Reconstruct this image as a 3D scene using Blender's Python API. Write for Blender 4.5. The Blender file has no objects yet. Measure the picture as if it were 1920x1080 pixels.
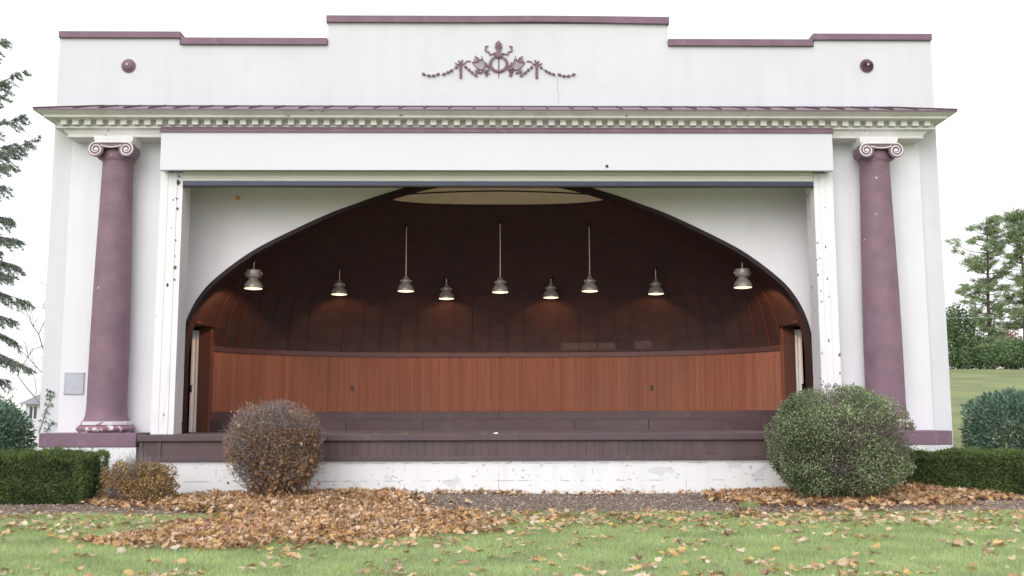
import bpy, math, random
import numpy as np
from mathutils import Vector, Matrix
from mathutils.bvhtree import BVHTree
random.seed(7); rng = np.random.default_rng(7)
S = bpy.context.scene; COL = S.collection
PI = math.pi
# ------------------------------------------------------------------ camera
FPX = 1920.0; TH = math.atan(241/1920); PS = math.radians(.9); RO = .0027
CAM = Vector((-.05, -21.0, 1.55))
_F = Vector((math.sin(PS)*math.cos(TH), math.cos(PS)*math.cos(TH), math.sin(TH)))
_R0 = Vector((math.cos(PS), -math.sin(PS), 0)); _U0 = _R0.cross(_F)
_R = _R0*math.cos(RO)-_U0*math.sin(RO); _U = _U0*math.cos(RO)+_R0*math.sin(RO)
def P(px, py, D):
    """survey: the metre position (x, z) of a measured point lying D metres in front of the camera"""
    d = _F+_R*((px-960)/FPX)+_U*((540-py)/FPX); d *= D/d.y
    return CAM.x+d.x, CAM.z+d.z
cd = bpy.data.cameras.new('camera'); cd.lens = 36; cd.sensor_width = 36; cd.clip_end = 3000; cd.clip_start = .1
co = bpy.data.objects.new('camera', cd); COL.objects.link(co)
mw = Matrix((_R, _U, -_F)).transposed().to_4x4(); mw.translation = CAM; co.matrix_world = mw
S.camera = co
# ------------------------------------------------------------------ materials
def mat(name, col, var=.12, scale=2.5, rough=.7, bump=0, bscale=60, spots=None, streak=0, coat=0, stretch=(1, 1, 1), metal=0, spec=.4):
    m = bpy.data.materials.new(name); m.use_nodes = True; nt = m.node_tree; N = nt.nodes; L = nt.links
    b = N['Principled BSDF']; b.inputs['Roughness'].default_value = rough; b.inputs['Metallic'].default_value = metal
    b.inputs['Specular IOR Level'].default_value = spec
    tc = N.new('ShaderNodeTexCoord'); mp = N.new('ShaderNodeMapping'); mp.inputs['Scale'].default_value = stretch
    L.new(tc.outputs['Object'], mp.inputs['Vector']); vec = mp.outputs['Vector']
    def noise(s, det=5, v=None):
        n = N.new('ShaderNodeTexNoise'); n.inputs['Scale'].default_value = s; n.inputs['Detail'].default_value = det
        L.new(v or vec, n.inputs['Vector']); return n
    def ramp(src, p0, c0, p1, c1):
        r = N.new('ShaderNodeValToRGB'); e = r.color_ramp.elements
        e[0].position = p0; e[0].color = (*c0, 1); e[1].position = p1; e[1].color = (*c1, 1)
        L.new(src, r.inputs['Fac']); return r
    n1 = noise(scale)
    r1 = ramp(n1.outputs['Fac'], .3, [c*(1-var) for c in col], .7, [min(1, c*(1+var)) for c in col])
    out = r1.outputs['Color']
    def mix(fac, a, c2, amount=1):
        x = N.new('ShaderNodeMix'); x.data_type = 'RGBA'
        if amount != 1:
            k = N.new('ShaderNodeMath'); k.operation = 'MULTIPLY'; k.inputs[1].default_value = amount; L.new(fac, k.inputs[0]); fac = k.outputs[0]
        L.new(fac, x.inputs['Factor']); L.new(a, x.inputs['A']); x.inputs['B'].default_value = (*c2, 1); return x.outputs['Result']
    if streak:
        m2 = N.new('ShaderNodeMapping'); m2.inputs['Scale'].default_value = (1.6, 1.6, .12); L.new(tc.outputs['Object'], m2.inputs['Vector'])
        ns = noise(2.2, 6, m2.outputs['Vector'])
        rs = ramp(ns.outputs['Fac'], .48, (0, 0, 0), .78, (1, 1, 1))
        out = mix(rs.outputs['Color'], out, [c*.72 for c in (col[0], col[1]*.99, col[2]*.93)], streak)
    for sp in (spots or []):
        c2, s2, th, amt = sp[:4]
        m3 = N.new('ShaderNodeMapping'); m3.inputs['Scale'].default_value = sp[4] if len(sp) > 4 else (1, 1, 1)
        m3.inputs['Location'].default_value = (s2*1.7, th*9, s2*.3); L.new(tc.outputs['Object'], m3.inputs['Vector'])
        nn = noise(s2, 4, m3.outputs['Vector'])
        rr = ramp(nn.outputs['Fac'], th, (0, 0, 0), th+.015, (1, 1, 1))
        out = mix(rr.outputs['Color'], out, c2, amt)
    L.new(out, b.inputs['Base Color'])
    if bump:
        nb = noise(bscale, 4); bp = N.new('ShaderNodeBump'); bp.inputs['Strength'].default_value = bump; bp.inputs['Distance'].default_value = .01
        L.new(nb.outputs['Fac'], bp.inputs['Height']); L.new(bp.outputs['Normal'], b.inputs['Normal'])
    if coat: b.inputs['Coat Weight'].default_value = coat; b.inputs['Coat Roughness'].default_value = .35
    return m
def leafmat(name, cols, rough=.6, trans=.25, jitter=.25):
    """each leaf / blade / twig of a mesh takes its own colour of the list"""
    m = bpy.data.materials.new(name); m.use_nodes = True; nt = m.node_tree; N = nt.nodes; L = nt.links
    b = N['Principled BSDF']; b.inputs['Roughness'].default_value = rough; b.inputs['Specular IOR Level'].default_value = .25
    g = N.new('ShaderNodeNewGeometry'); r = N.new('ShaderNodeValToRGB'); e = r.color_ramp.elements; r.color_ramp.interpolation = 'LINEAR'
    while len(e) < len(cols): e.new(.5)
    for i, c in enumerate(cols): e[i].position = i/max(1, len(cols)-1); e[i].color = (*c, 1)
    L.new(g.outputs['Random Per Island'], r.inputs['Fac'])
    tc = N.new('ShaderNodeTexCoord'); n = N.new('ShaderNodeTexNoise'); n.inputs['Scale'].default_value = 1.3; n.inputs['Detail'].default_value = 3
    L.new(tc.outputs['Object'], n.inputs['Vector'])
    hs = N.new('ShaderNodeHueSaturation'); mr = N.new('ShaderNodeMapRange'); mr.inputs[1].default_value = .3; mr.inputs[2].default_value = .7
    mr.inputs[3].default_value = 1-jitter; mr.inputs[4].default_value = 1+jitter
    L.new(n.outputs['Fac'], mr.inputs[0]); L.new(mr.outputs[0], hs.inputs['Value']); L.new(r.outputs['Color'], hs.inputs['Color'])
    L.new(hs.outputs['Color'], b.inputs['Base Color'])
    if trans:
        t = N.new('ShaderNodeBsdfTranslucent'); L.new(hs.outputs['Color'], t.inputs['Color'])
        mx = N.new('ShaderNodeMixShader'); mx.inputs[0].default_value = trans
        L.new(b.outputs[0], mx.inputs[1]); L.new(t.outputs[0], mx.inputs[2]); L.new(mx.outputs[0], N['Material Output'].inputs['Surface'])
    return m
def emit(name, col, st):
    m = bpy.data.materials.new(name); m.use_nodes = True; b = m.node_tree.nodes['Principled BSDF']
    b.inputs['Base Color'].default_value = (*col, 1); b.inputs['Emission Color'].default_value = (*col, 1); b.inputs['Emission Strength'].default_value = st
    return m
W = (.80, .80, .815)
M = dict(
 stucco=mat('stucco', (.685, .685, .72), .025, .7, .85, .25, 90, streak=.18, spots=[((.63, .63, .655), 1.1, .60, .3)]),
 stucco_wing=mat('stucco_wing', (.79, .785, .83), .03, .8, .85, .25, 90, streak=.3),  # lighter copy of the stucco, makes up for the shade under the cornice
 cornice=mat('cornice_paint', (.70, .685, .68), .05, 3, .7, .15, 40, spots=[((.20, .18, .16), 7, .69, .9), ((.58, .57, .55), 2.2, .58, .45)]),
 dentil=mat('dentil_paint', (.80, .785, .79), .05, 6, .7, .1, 40, spots=[((.25, .23, .2), 4, .70, .9)]),  # brighter than the cornice so dentil fronts read as lit against their backing
 panel=mat('panel_paint', (.69, .695, .745), .02, .5, .5, .05, 20, spots=[((.5, .5, .5), 9, .79, .6)]),
 board=mat('pier_board_paint', (.82, .81, .835), .03, 2, .6, .12, 30, spots=[((.16, .10, .08), 6, .70, .95, (1.4, 1.4, .7)), ((.6, .6, .6), 5, .64, .25, (2, 2, .15))]),
 purple=mat('plum_paint', (.205, .125, .17), .12, 2.2, .6, .15, 30, spots=[((.30, .19, .25), 3.2, .60, .35)]),
 purple_col=mat('plum_column_paint', (.225, .14, .182), .16, 2.6, .65, .3, 45, spots=[((.26, .16, .21), 3.5, .57, .2), ((.78, .75, .77), 9, .725, .85)]),
 purple_worn=mat('worn_plum_paint', (.27, .15, .2), .14, 3, .7, .2, 45, spots=[((.78, .76, .77), 6, .565, .85)]),
 relief=mat('relief_paint', (.235, .145, .19), .15, 6, .6),
 white=mat('white_paint', (.84, .83, .84), .04, 5, .6),
 roof=mat('metal_roof_paint', (.17, .10, .14), .15, 2, .35),
 seam=mat('roof_seam', (.10, .06, .085), .1, 2, .5),
 found=None,
 spandrel=mat('proscenium_paint', (.885, .86, .90), .03, .8, .8, .15, 60, streak=.15),
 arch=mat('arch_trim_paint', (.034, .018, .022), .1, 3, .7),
 shell=mat('dark_panelling', (.052, .027, .027), .18, 2.2, .65, .08, 20, spots=[((.085, .036, .03), .9, .58, .25)], stretch=(1, 1, 2.4)),
 batten=mat('panel_batten', (.125, .052, .046), .15, 4, .5),
 patch=mat('patched_panel', (.10, .06, .062), .25, 5, .6),
 wains=mat('beadboard', (.275, .10, .056), .2, 5, .40, .06, 80, stretch=(2.6, 2.6, .03), spots=[((.33, .15, .10), 3, .60, .35, (3, 3, .1)), ((.22, .075, .045), 2.3, .58, .4, (2, 2, .1))]),
 casing=mat('door_casing_wood', (.19, .068, .046), .2, 2, .5, stretch=(3, 3, .3)),
 jamb=mat('door_jamb_wood', (.11, .045, .033), .15, 2, .55, stretch=(3, 3, .3)),
 rail=mat('chair_rail_wood', (.12, .06, .06), .12, 2, .5),
 stage=mat('stage_paint', (.105, .073, .08), .12, 1.6, .5, .1, 40, spots=[((.16, .125, .13), 2.2, .62, .35)]),
 stagefloor=mat('stage_floor_paint', (.16, .125, .125), .15, 2, .5, .1, 40, stretch=(.3, 3, 1)),
 fascia=mat('stage_fascia_paint', (.115, .075, .078), .16, 1.3, .55, .1, 50, stretch=(3, 1, .5), spots=[((.09, .075, .075), 1.1, .55, .6)]),
 cream=mat('cream_ceiling_paint', (.84, .74, .60), .06, 2, .8),
 slat=mat('shutter_slat', (.86, .83, .79), .04, 2, .5),
 bar=mat('shutter_bar', (.055, .065, .11), .15, 3, .4),
 void=mat('unlit_room_black', (.02, .015, .015), .1, 2, .8),  # near-black walls stand in for the darkness of the unlit room
 alu=mat('lamp_aluminium', (.31, .27, .24), .3, 9, .38, metal=.35),
 rod=mat('lamp_rod', (.62, .58, .54), .05, 8, .5),
 lens=emit('lit_lens', (1, .82, .52), 1.9),
 dark=mat('dark_plastic', (.03, .025, .025), .1, 8, .5),
 plaque=mat('plaque_metal', (.48, .50, .56), .06, 10, .45),
 bark=mat('bark', (.10, .075, .06), .3, 6, .9, .4, 20),
 lawn=mat('lawn_soil', (.26, .33, .17), .25, 1.5, .95, .3, 30),
 field=mat('field_grass', (.20, .235, .10), .22, .35, .95, .2, 8, spots=[((.26, .27, .11), .12, .55, .5)]),
 mulch=mat('mulch_soil', (.20, .15, .12), .4, 9, .95, .5, 40),
 houseroof=mat('slate_roof', (.25, .25, .29), .1, 2, .7),
 roofdeck=mat('flat_roof', (.2, .2, .2), .1, 2, .9),
 mulchchip=leafmat('mulch_chip', [(.14, .10, .08), (.28, .215, .175), (.42, .34, .285), (.62, .53, .46), (.22, .165, .135)], .9, 0, .15),
 grass=leafmat('grass_blade', [(.31, .45, .17), (.40, .53, .21), (.46, .57, .26), (.56, .62, .34), (.66, .65, .43)], .6, .45, .2),
 leaf=leafmat('fallen_leaf', [(.22, .10, .06), (.60, .38, .20), (.38, .185, .09), (.72, .53, .34), (.50, .27, .13), (.80, .64, .45), (.18, .09, .055), (.66, .46, .27), (.68, .42, .16), (.42, .23, .14), (.82, .69, .55)], .65, .12, .15),
 caught=leafmat('caught_leaf', [(.20, .11, .07), (.36, .21, .12), (.16, .10, .06), (.30, .17, .09), (.46, .30, .18), (.24, .14, .08), (.50, .36, .24)], .7, .1, .2),
 leafscatter=leafmat('scattered_leaf', [(.66, .52, .37), (.44, .25, .15), (.70, .50, .18), (.58, .40, .25), (.70, .58, .44), (.56, .31, .14), (.75, .65, .50), (.34, .20, .15), (.68, .47, .24)], .65, .12, .1),
 boxleaf=leafmat('bush_leaf', [(.09, .16, .06), (.17, .26, .11), (.12, .20, .075), (.27, .34, .17), (.22, .26, .14), (.38, .42, .28), (.13, .23, .085), (.25, .19, .11), (.46, .50, .38), (.05, .085, .035)], .5, .2, .5),  # darkest tones and strong jitter put inner shade into the leaf colour
 twig=leafmat('grey_twig', [(.18, .135, .125), (.30, .245, .235), (.44, .385, .375), (.22, .165, .15)], .9, 0, .15),
 deadleaf=leafmat('brown_bush_leaf', [(.15, .085, .055), (.32, .165, .095), (.42, .23, .13), (.15, .13, .075), (.37, .165, .085), (.50, .32, .20)], .8, .1, .2),
 yellowleaf=leafmat('yellow_shrub_leaf', [(.28, .16, .08), (.44, .30, .14), (.34, .26, .12), (.54, .40, .21), (.38, .18, .09), (.27, .24, .11)], .7, .2, .2),
 yew=leafmat('yew_needle', [(.06, .10, .036), (.10, .16, .05), (.15, .21, .07), (.21, .26, .10), (.085, .135, .045)], .6, .15, .35),
 yewshade=mat('yew_inner_shade', (.018, .028, .012), .3, 8, .95),  # near-black fill, stands in for the shade inside the hedge
 rhodo=leafmat('glossy_leaf', [(.08, .14, .10), (.13, .22, .155), (.18, .28, .205), (.27, .37, .28), (.10, .17, .115), (.22, .30, .19)], .4, .15, .25),
 pine=leafmat('pine_needle', [(.17, .23, .12), (.25, .33, .17), (.33, .41, .22), (.40, .46, .28)], .7, .2, .2),
 conifer=leafmat('spruce_needle', [(.15, .20, .175), (.22, .28, .235), (.29, .345, .26), (.40, .43, .37)], .7, .15, .25),
 broad=leafmat('far_leaf', [(.11, .18, .085), (.16, .24, .11), (.22, .30, .15)], .7, .2, .3),
 rust=leafmat('rust_leaf', [(.35, .14, .07), (.45, .22, .10), (.28, .13, .08)], .7, .2, .2),
 orangeleaf=mat('orange_leaf', (.85, .45, .15), .2, 20, .7),
)
# foundation: painted blockwork with open joints and peeling paint
def foundation_mat():
    m = mat('foundation_paint', (.84, .85, .87), .025, 1.2, .7, .2, 50, streak=.25, spots=[((.58, .58, .60), 2.6, .62, .5, (1, 1, 1.8)), ((.42, .41, .41), 8, .665, .7, (1, 1, 1.6)), ((.35, .34, .34), 14, .70, .8, (.6, 1, 2))])
    nt = m.node_tree; N = nt.nodes; L = nt.links; b = N['Principled BSDF']
    src = b.inputs['Base Color'].links[0].from_socket
    tc = N.new('ShaderNodeTexCoord'); sp = N.new('ShaderNodeSeparateXYZ'); cb = N.new('ShaderNodeCombineXYZ')
    L.new(tc.outputs['Object'], sp.inputs[0]); L.new(sp.outputs['X'], cb.inputs['X']); L.new(sp.outputs['Z'], cb.inputs['Y'])
    br = N.new('ShaderNodeTexBrick'); br.inputs['Scale'].default_value = 1; br.inputs['Mortar Size'].default_value = .006
    br.inputs['Brick Width'].default_value = 1.8; br.inputs['Row Height'].default_value = .33; br.offset = .0
    L.new(cb.outputs[0], br.inputs['Vector'])
    n = N.new('ShaderNodeTexNoise'); n.inputs['Scale'].default_value = 3.5; L.new(tc.outputs['Object'], n.inputs['Vector'])
    r = N.new('ShaderNodeValToRGB'); r.color_ramp.elements[0].position = .47; r.color_ramp.elements[1].position = .6; L.new(n.outputs['Fac'], r.inputs['Fac'])
    mu = N.new('ShaderNodeMath'); mu.operation = 'MULTIPLY'; L.new(br.outputs['Fac'], mu.inputs[0]); L.new(r.outputs['Color'], mu.inputs[1])
    x = N.new('ShaderNodeMix'); x.data_type = 'RGBA'; L.new(mu.outputs[0], x.inputs['Factor']); L.new(src, x.inputs['A']); x.inputs['B'].default_value = (.33, .33, .34, 1)
    L.new(x.outputs['Result'], b.inputs['Base Color']); return m
M['found'] = foundation_mat()
# ------------------------------------------------------------------ scene helpers
WL = {}
def wl(o): return WL.get(o.name, Vector((0, 0, 0))) if o else Vector((0, 0, 0))
def thing(name, label, cat, loc, group=None):
    o = bpy.data.objects.new(name, None); COL.objects.link(o); o.location = loc; o['label'] = label; o['category'] = cat
    if group: o['group'] = group
    o.empty_display_size = .3; WL[o.name] = Vector(loc); return o
def tag(o, label=None, cat=None, group=None, kind=None):
    for k, v in (('label', label), ('category', cat), ('group', group), ('kind', kind)):
        if v: o[k] = v
    return o
def link(me, name, parent=None, loc=None):
    o = bpy.data.objects.new(name, me); COL.objects.link(o)
    if parent: o.parent = parent; WL[o.name] = wl(parent)
    elif loc: o.location = loc
    return o
class MB:
    def __init__(s): s.v = []; s.f = []; s.m = []; s.mi = 0
    def add(s, vs, fs):
        n = len(s.v); s.v += [tuple(v) for v in vs]; s.f += [tuple(i+n for i in f) for f in fs]; s.m += [s.mi]*len(fs)
    def box(s, x0, x1, y0, y1, z0, z1):
        if x0 > x1: x0, x1 = x1, x0
        s.add([(x0, y0, z0), (x1, y0, z0), (x1, y1, z0), (x0, y1, z0), (x0, y0, z1), (x1, y0, z1), (x1, y1, z1), (x0, y1, z1)],
              [(0, 3, 2, 1), (4, 5, 6, 7), (0, 1, 5, 4), (1, 2, 6, 5), (2, 3, 7, 6), (3, 0, 4, 7)])
    def prism(s, poly, y0, y1):            # polygon in x, z (counter-clockwise seen from -y) pushed from y0 to y1
        n = len(poly)
        s.add([(x, y0, z) for x, z in poly]+[(x, y1, z) for x, z in poly],
              [tuple(range(n)), tuple(range(2*n-1, n-1, -1))]+[(i, i+n, (i+1) % n+n, (i+1) % n) for i in range(n)])
    def loft(s, rings, close=True, cap=False):
        n = len(rings[0]); vs = [v for r in rings for v in r]; fs = []
        for k in range(len(rings)-1):
            for i in range(n if close else n-1):
                j = (i+1) % n; fs.append((k*n+i, k*n+j, (k+1)*n+j, (k+1)*n+i))
        if cap: fs.append(tuple(range(n-1, -1, -1))); fs.append(tuple(range((len(rings)-1)*n, len(rings)*n)))
        s.add(vs, fs)
    def lathe(s, prof, c, seg=32, axis='z'):
        rings = []
        for r, h in prof:
            ring = []
            for i in range(seg):
                a = 2*PI*i/seg; u, w = r*math.cos(a), r*math.sin(a)
                ring.append((c[0]+u, c[1]+w, c[2]+h) if axis == 'z' else (c[0]+u, c[1]-h, c[2]+w))
            rings.append(ring)
        s.loft(rings, True, True)
    def tube(s, path, r, seg=6, cap=True):
        path = [Vector(p) for p in path]; n = len(path); rs = r if isinstance(r, (list, tuple)) else [r]*n; rings = []
        for i, p in enumerate(path):
            t = (path[min(i+1, n-1)]-path[max(i-1, 0)]).normalized()
            a = t.cross(Vector((0, 1, 0))) if abs(t.y) < .9 else t.cross(Vector((1, 0, 0)))
            a.normalize(); b = t.cross(a)
            rings.append([tuple(p+(a*math.cos(2*PI*k/seg)+b*math.sin(2*PI*k/seg))*rs[i]) for k in range(seg)])
        s.loft(rings, True, cap)
    def build(s, name, mats, parent=None, smooth=False, org=None, bevel=0):
        o0 = wl(parent) if parent else Vector(org or (0, 0, 0))
        me = bpy.data.meshes.new(name); me.from_pydata([(x-o0.x, y-o0.y, z-o0.z) for x, y, z in s.v], [], s.f)
        for m in (mats if isinstance(mats, (list, tuple)) else [mats]): me.materials.append(m)
        me.polygons.foreach_set('material_index', s.m)
        if smooth: me.polygons.foreach_set('use_smooth', [True]*len(s.f))
        me.update(); o = link(me, name, parent, o0 if not parent else None)
        if smooth: 
            md = o.modifiers.new('edge', 'EDGE_SPLIT'); md.split_angle = math.radians(40)
        if bevel:
            md = o.modifiers.new('bevel', 'BEVEL'); md.width = bevel; md.segments = 2; md.limit_method = 'ANGLE'
        return o
def nmesh(name, V, F, mats, parent=None, mi=None, org=None):
    """mesh from numpy: V (n,3); F a list of index arrays (m,k)"""
    o0 = np.array(wl(parent) if parent else (org or (0, 0, 0)), dtype=float)
    V = np.asarray(V, float)-o0; me = bpy.data.meshes.new(name)
    me.vertices.add(len(V)); me.vertices.foreach_set('co', V.astype(np.float32).ravel())
    loops = np.concatenate([f.ravel() for f in F]); sizes = np.concatenate([np.full(len(f), f.shape[1]) for f in F])
    me.loops.add(len(loops)); me.loops.foreach_set('vertex_index', loops.astype(np.int32))
    st = np.concatenate([[0], np.cumsum(sizes)[:-1]]); me.polygons.add(len(sizes)); me.polygons.foreach_set('loop_start', st.astype(np.int32))
    for m in (mats if isinstance(mats, (list, tuple)) else [mats]): me.materials.append(m)
    if mi is not None: me.polygons.foreach_set('material_index', np.asarray(mi, np.int32))
    me.update(calc_edges=True); return link(me, name, parent, tuple(o0) if not parent else None)
def unit(a): return a/np.maximum(1e-9, np.linalg.norm(a, axis=1, keepdims=True))
def rdir(n): return unit(rng.normal(size=(n, 3)))
def cards(c, d, ln, wd, fold=.0):
    """leaf-shaped rhombs: base c, direction d, length ln, width wd -> V, F"""
    n = len(c); d = unit(d); s = unit(np.cross(d, rdir(n))); u = np.cross(s, d)
    ln = np.broadcast_to(np.asarray(ln, float), (n,))[:, None]; wd = np.broadcast_to(np.asarray(wd, float), (n,))[:, None]
    V = np.stack([c, c+d*ln*.45+s*wd*.5+u*wd*fold, c+d*ln, c+d*ln*.45-s*wd*.5+u*wd*fold], 1).reshape(-1, 3)
    i = np.arange(n)[:, None]*4
    return V, np.concatenate([i, i+1, i+2, i+3], 1)
def twigs(p0, p1, r, bend=.08):
    """thin three-sided tapering twigs in two segments"""
    n = len(p0); mid = (p0+p1)/2+rng.normal(size=(n, 3))*bend*np.linalg.norm(p1-p0, axis=1, keepdims=True)
    d = unit(p1-p0); a = unit(np.cross(d, rdir(n))); b = np.cross(d, a); r = np.broadcast_to(np.asarray(r, float), (n,))[:, None]
    V = np.stack([c+(a*math.cos(k*2.0944)+b*math.sin(k*2.0944))*r*q for c, q in ((p0, 1), (mid, .75), (p1, .35)) for k in range(3)], 1).reshape(-1, 3)
    i = np.arange(n)[:, None]*9; F = []
    for l in (0, 3):
        for k in range(3): F.append(np.concatenate([i+l+k, i+l+(k+1) % 3, i+l+3+(k+1) % 3, i+l+3+k], 1))
    return V, np.concatenate(F, 0)
def joinm(parts):
    """[(V, F, material index)] -> V, [F...], mi"""
    Vs = []; Fs = []; ms = []; n = 0
    for V, F, k in parts: Vs.append(V); Fs.append(F+n); ms.append(np.full(len(F), k)); n += len(V)
    return np.concatenate(Vs), Fs, np.concatenate(ms)
def snoise(p, s, seed=0):
    """cheap smooth 3-D noise in -1..1"""
    r = np.random.default_rng(seed); o = np.zeros(len(p))
    for k in range(6):
        w = r.normal(size=3)*s*(1+k*.35); o += np.sin(p@w+r.uniform(0, 6.28))/(1+k*.25)
    return o/3.2
# ------------------------------------------------------------------ ground
def sstep(a, b, x): t = np.clip((np.asarray(x, float)-a)/(b-a), 0, 1); return t*t*(3-2*t)
def g(x, y):
    x = np.asarray(x, float); y = np.asarray(y, float)
    z = .075*sstep(-5, -1.2, y)+.018*np.sin(x*.9+y*.4)*np.sin(y*.7)*(1-sstep(2, 6, y))
    D = y+21
    z = z+sstep(6, 16, x)*np.clip((D-25)/57, 0, 1)*5.2-sstep(-8, -16, x)*np.clip((D-28)/45, 0, 1)*1.6
    return z
def lawn_edge(x):   # y of the ragged line where lawn meets the bed
    return -4.45+.10*np.sin(x*.8+1)+.06*np.sin(x*2.3)+.03*np.sin(x*5.7)
def sheet(name, xs, ys, mt, off=0, ykeep=None):
    X, Y = np.meshgrid(xs, ys, indexing='ij')
    if ykeep is not None: Y = ykeep(X, Y)
    V = np.stack([X, Y, g(X, Y)+off], -1).reshape(-1, 3); nx, ny = len(xs), len(ys)
    i = (np.arange(nx-1)[:, None]*ny+np.arange(ny-1)[None]).ravel()[:, None]
    o = nmesh(name, V, [np.concatenate([i, i+ny, i+ny+1, i+1], 1)], mt)
    o.data.polygons.foreach_set('use_smooth', [True]*len(o.data.polygons)); return tag(o, kind='structure')
xs = np.concatenate([np.linspace(-900, -60, 12), np.linspace(-50, 70, 61), np.linspace(90, 900, 12)])
ys = np.concatenate([np.linspace(-120, -16, 10), np.linspace(-14, 10, 33), np.linspace(12, 70, 30), np.linspace(80, 1500, 14)])
sheet('ground', xs, ys, M['field'])
sheet('lawn', np.linspace(-16, 16, 65), np.linspace(0, 1, 20), M['lawn'], .006, lambda X, Y: -16+(lawn_edge(X)+16.05)*Y)
sheet('mulch_bed', np.linspace(-16, 16, 129), np.linspace(0, 1, 14), M['mulch'], .012, lambda X, Y: lawn_edge(X)+(-.5-lawn_edge(X))*Y)
# grass blades
def grass():
    n = 300000; x = rng.uniform(-11.5, 11.5, n); y = -12.3+7.9*rng.random(n)**.85
    k = y < lawn_edge(x)+rng.normal(size=n)*.04+.02; k &= np.abs(x) < (y+21)*.56+.6; x = x[k]; y = y[k]; n = len(x)
    b = np.stack([x, y, g(x, y)], 1); pat = snoise(b*np.array([1, 1, 0]), 1.3, 3)
    h = (.045+.025*rng.random(n))*(1+.25*pat); a = rng.uniform(0, 6.283, n); w = .0045+.002*rng.random(n)
    s = np.stack([np.cos(a), np.sin(a), 0*a], 1)*w[:, None]
    t = b+np.stack([rng.normal(size=n)*.022, rng.normal(size=n)*.022, h], 1)
    V = np.stack([b-s, b+s, t], 1).reshape(-1, 3); F = np.arange(n*3).reshape(-1, 3)
    o = nmesh('grass_blades', V, [F], M['grass']); tag(o, 'short green lawn grass in front of the mulch bed', 'grass', kind='stuff')
grass()
def chips():
    n = 26000; x = rng.uniform(-11.5, 11.5, n); e = lawn_edge(x); y = e-.03+(-1.1-e)*rng.random(n)
    c = np.stack([x, y, g(x, y)+.012+rng.random(n)*.018], 1); d = rdir(n); d[:, 2] *= .35
    V, F = cards(c, d, rng.uniform(.025, .07, n), rng.uniform(.008, .022, n))
    tag(nmesh('mulch_chips', V, [F], M['mulchchip']), 'grey brown wood chips covering the planting bed', 'mulch', kind='stuff')
chips()
# ------------------------------------------------------------------ fallen leaves
_half = [(0, -1.0), (.10, -.55), (.45, -.62), (.38, -.38), (.85, -.20), (.66, .02), (1.0, .40), (.55, .38), (.50, .62), (.22, .50), (0, 1.0)]
LEAF = np.array([(0, 0)]+_half+[(-a, b) for a, b in _half[-2:0:-1]])
def maple(c, size, tilt, name, mt, label, curl=.35):
    n = len(c); k = len(LEAF); a = rng.uniform(0, 6.283, n)
    L = LEAF[None]*size[:, None, None]*.5; r2 = (LEAF**2).sum(1)
    ca, sa = np.cos(a)[:, None], np.sin(a)[:, None]
    lx = L[..., 0]*ca-L[..., 1]*sa; ly = L[..., 0]*sa+L[..., 1]*ca
    lz = (rng.normal(size=n)*curl)[:, None]*r2[None]*size[:, None]*.5+np.abs(LEAF[None, :, 0])*(rng.uniform(-.1, .5, n)*size*.5)[:, None]
    N = unit(np.stack([rng.normal(size=n)*tilt, rng.normal(size=n)*tilt, np.ones(n)], 1))
    ux = unit(np.cross(np.tile([0., 1, 0], (n, 1)), N)); uy = np.cross(N, ux)
    V = c[:, None]+lx[..., None]*ux[:, None]+ly[..., None]*uy[:, None]+lz[..., None]*N[:, None]
    low = V[..., 2].min(1)-g(c[:, 0], c[:, 1])-.015; V[..., 2] -= np.minimum(low, 0)[:, None]
    i = np.arange(n)[:, None]*k; F = np.concatenate([np.concatenate([i, i+j, i+(j % (k-1))+1], 1) for j in range(1, k)], 0)
    o = nmesh(name, V.reshape(-1, 3), [F], mt); return tag(o, label, 'fallen leaves', kind='stuff')
def inpoly(x, y, poly):
    r = np.zeros(len(x), bool); n = len(poly)
    for i in range(n):
        (x0, y0), (x1, y1) = poly[i], poly[(i+1) % n]
        r ^= ((y0 > y) != (y1 > y)) & (x < (x1-x0)*(y-y0)/(y1-y0+1e-12)+x0)
    return r
def pile(name, poly, n, label, mound, smin=.06, smax=.13, fray=.26):
    poly = [(a, b-21) for a, b in poly]; px = [a for a, _ in poly]; py = [b for _, b in poly]
    x = rng.uniform(min(px)-.5, max(px)+.5, n*3); y = rng.uniform(min(py)-.5, max(py)+.5, n*3)
    j = np.stack([x, y, 0*x], 1); k = inpoly(x+snoise(j, 2.2, 5)*.5+rng.normal(size=len(x))*fray, y+snoise(j, 2.6, 6)*.4+rng.normal(size=len(x))*fray, poly)
    k &= (y < -1.12) | (np.abs(x) > 6.9); x = x[k][:n]; y = y[k][:n]
    z = g(x, y)+.02+rng.random(len(x))*.065+mound(x, y)
    maple(np.stack([x, y, z], 1), rng.uniform(smin, smax, len(x)), .5, name, M['leaf'], label, .6)
pile('leaf_drift', [(-7.3, 18.5), (-6.3, 18.9), (-5.2, 19.5), (-4.9, 19.88), (-2.2, 19.88), (-1.5, 18.2), (-.9, 16.4), (-.3, 15.1), (-.4, 13.9), (-1.6, 13.2), (-3.3, 12.5), (-4.8, 13.0), (-4.3, 14.6), (-3.9, 15.8), (-4.7, 17.2), (-6.2, 17.9)], 17000,
     'thick drift of tan maple leaves spilling from round twiggy bush onto the lawn', lambda x, y: .05*np.exp(-((x+3.6)/1.8)**2-((y+2.6)/2.2)**2))
pile('leaf_drift', [(4.1, 18.7), (4.4, 19.6), (5, 19.9), (7.9, 20.0), (8.8, 19.4), (9.0, 18.6), (8.3, 18.2), (6.9, 17.6), (5.2, 17.5), (4.2, 17.9)], 5600,
     'rust brown leaf drift gathered beneath the big green bush', lambda x, y: +.15*np.exp(-((x-7.5)/.9)**2-((y+1.45)/.6)**2), .08, .15)
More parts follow.
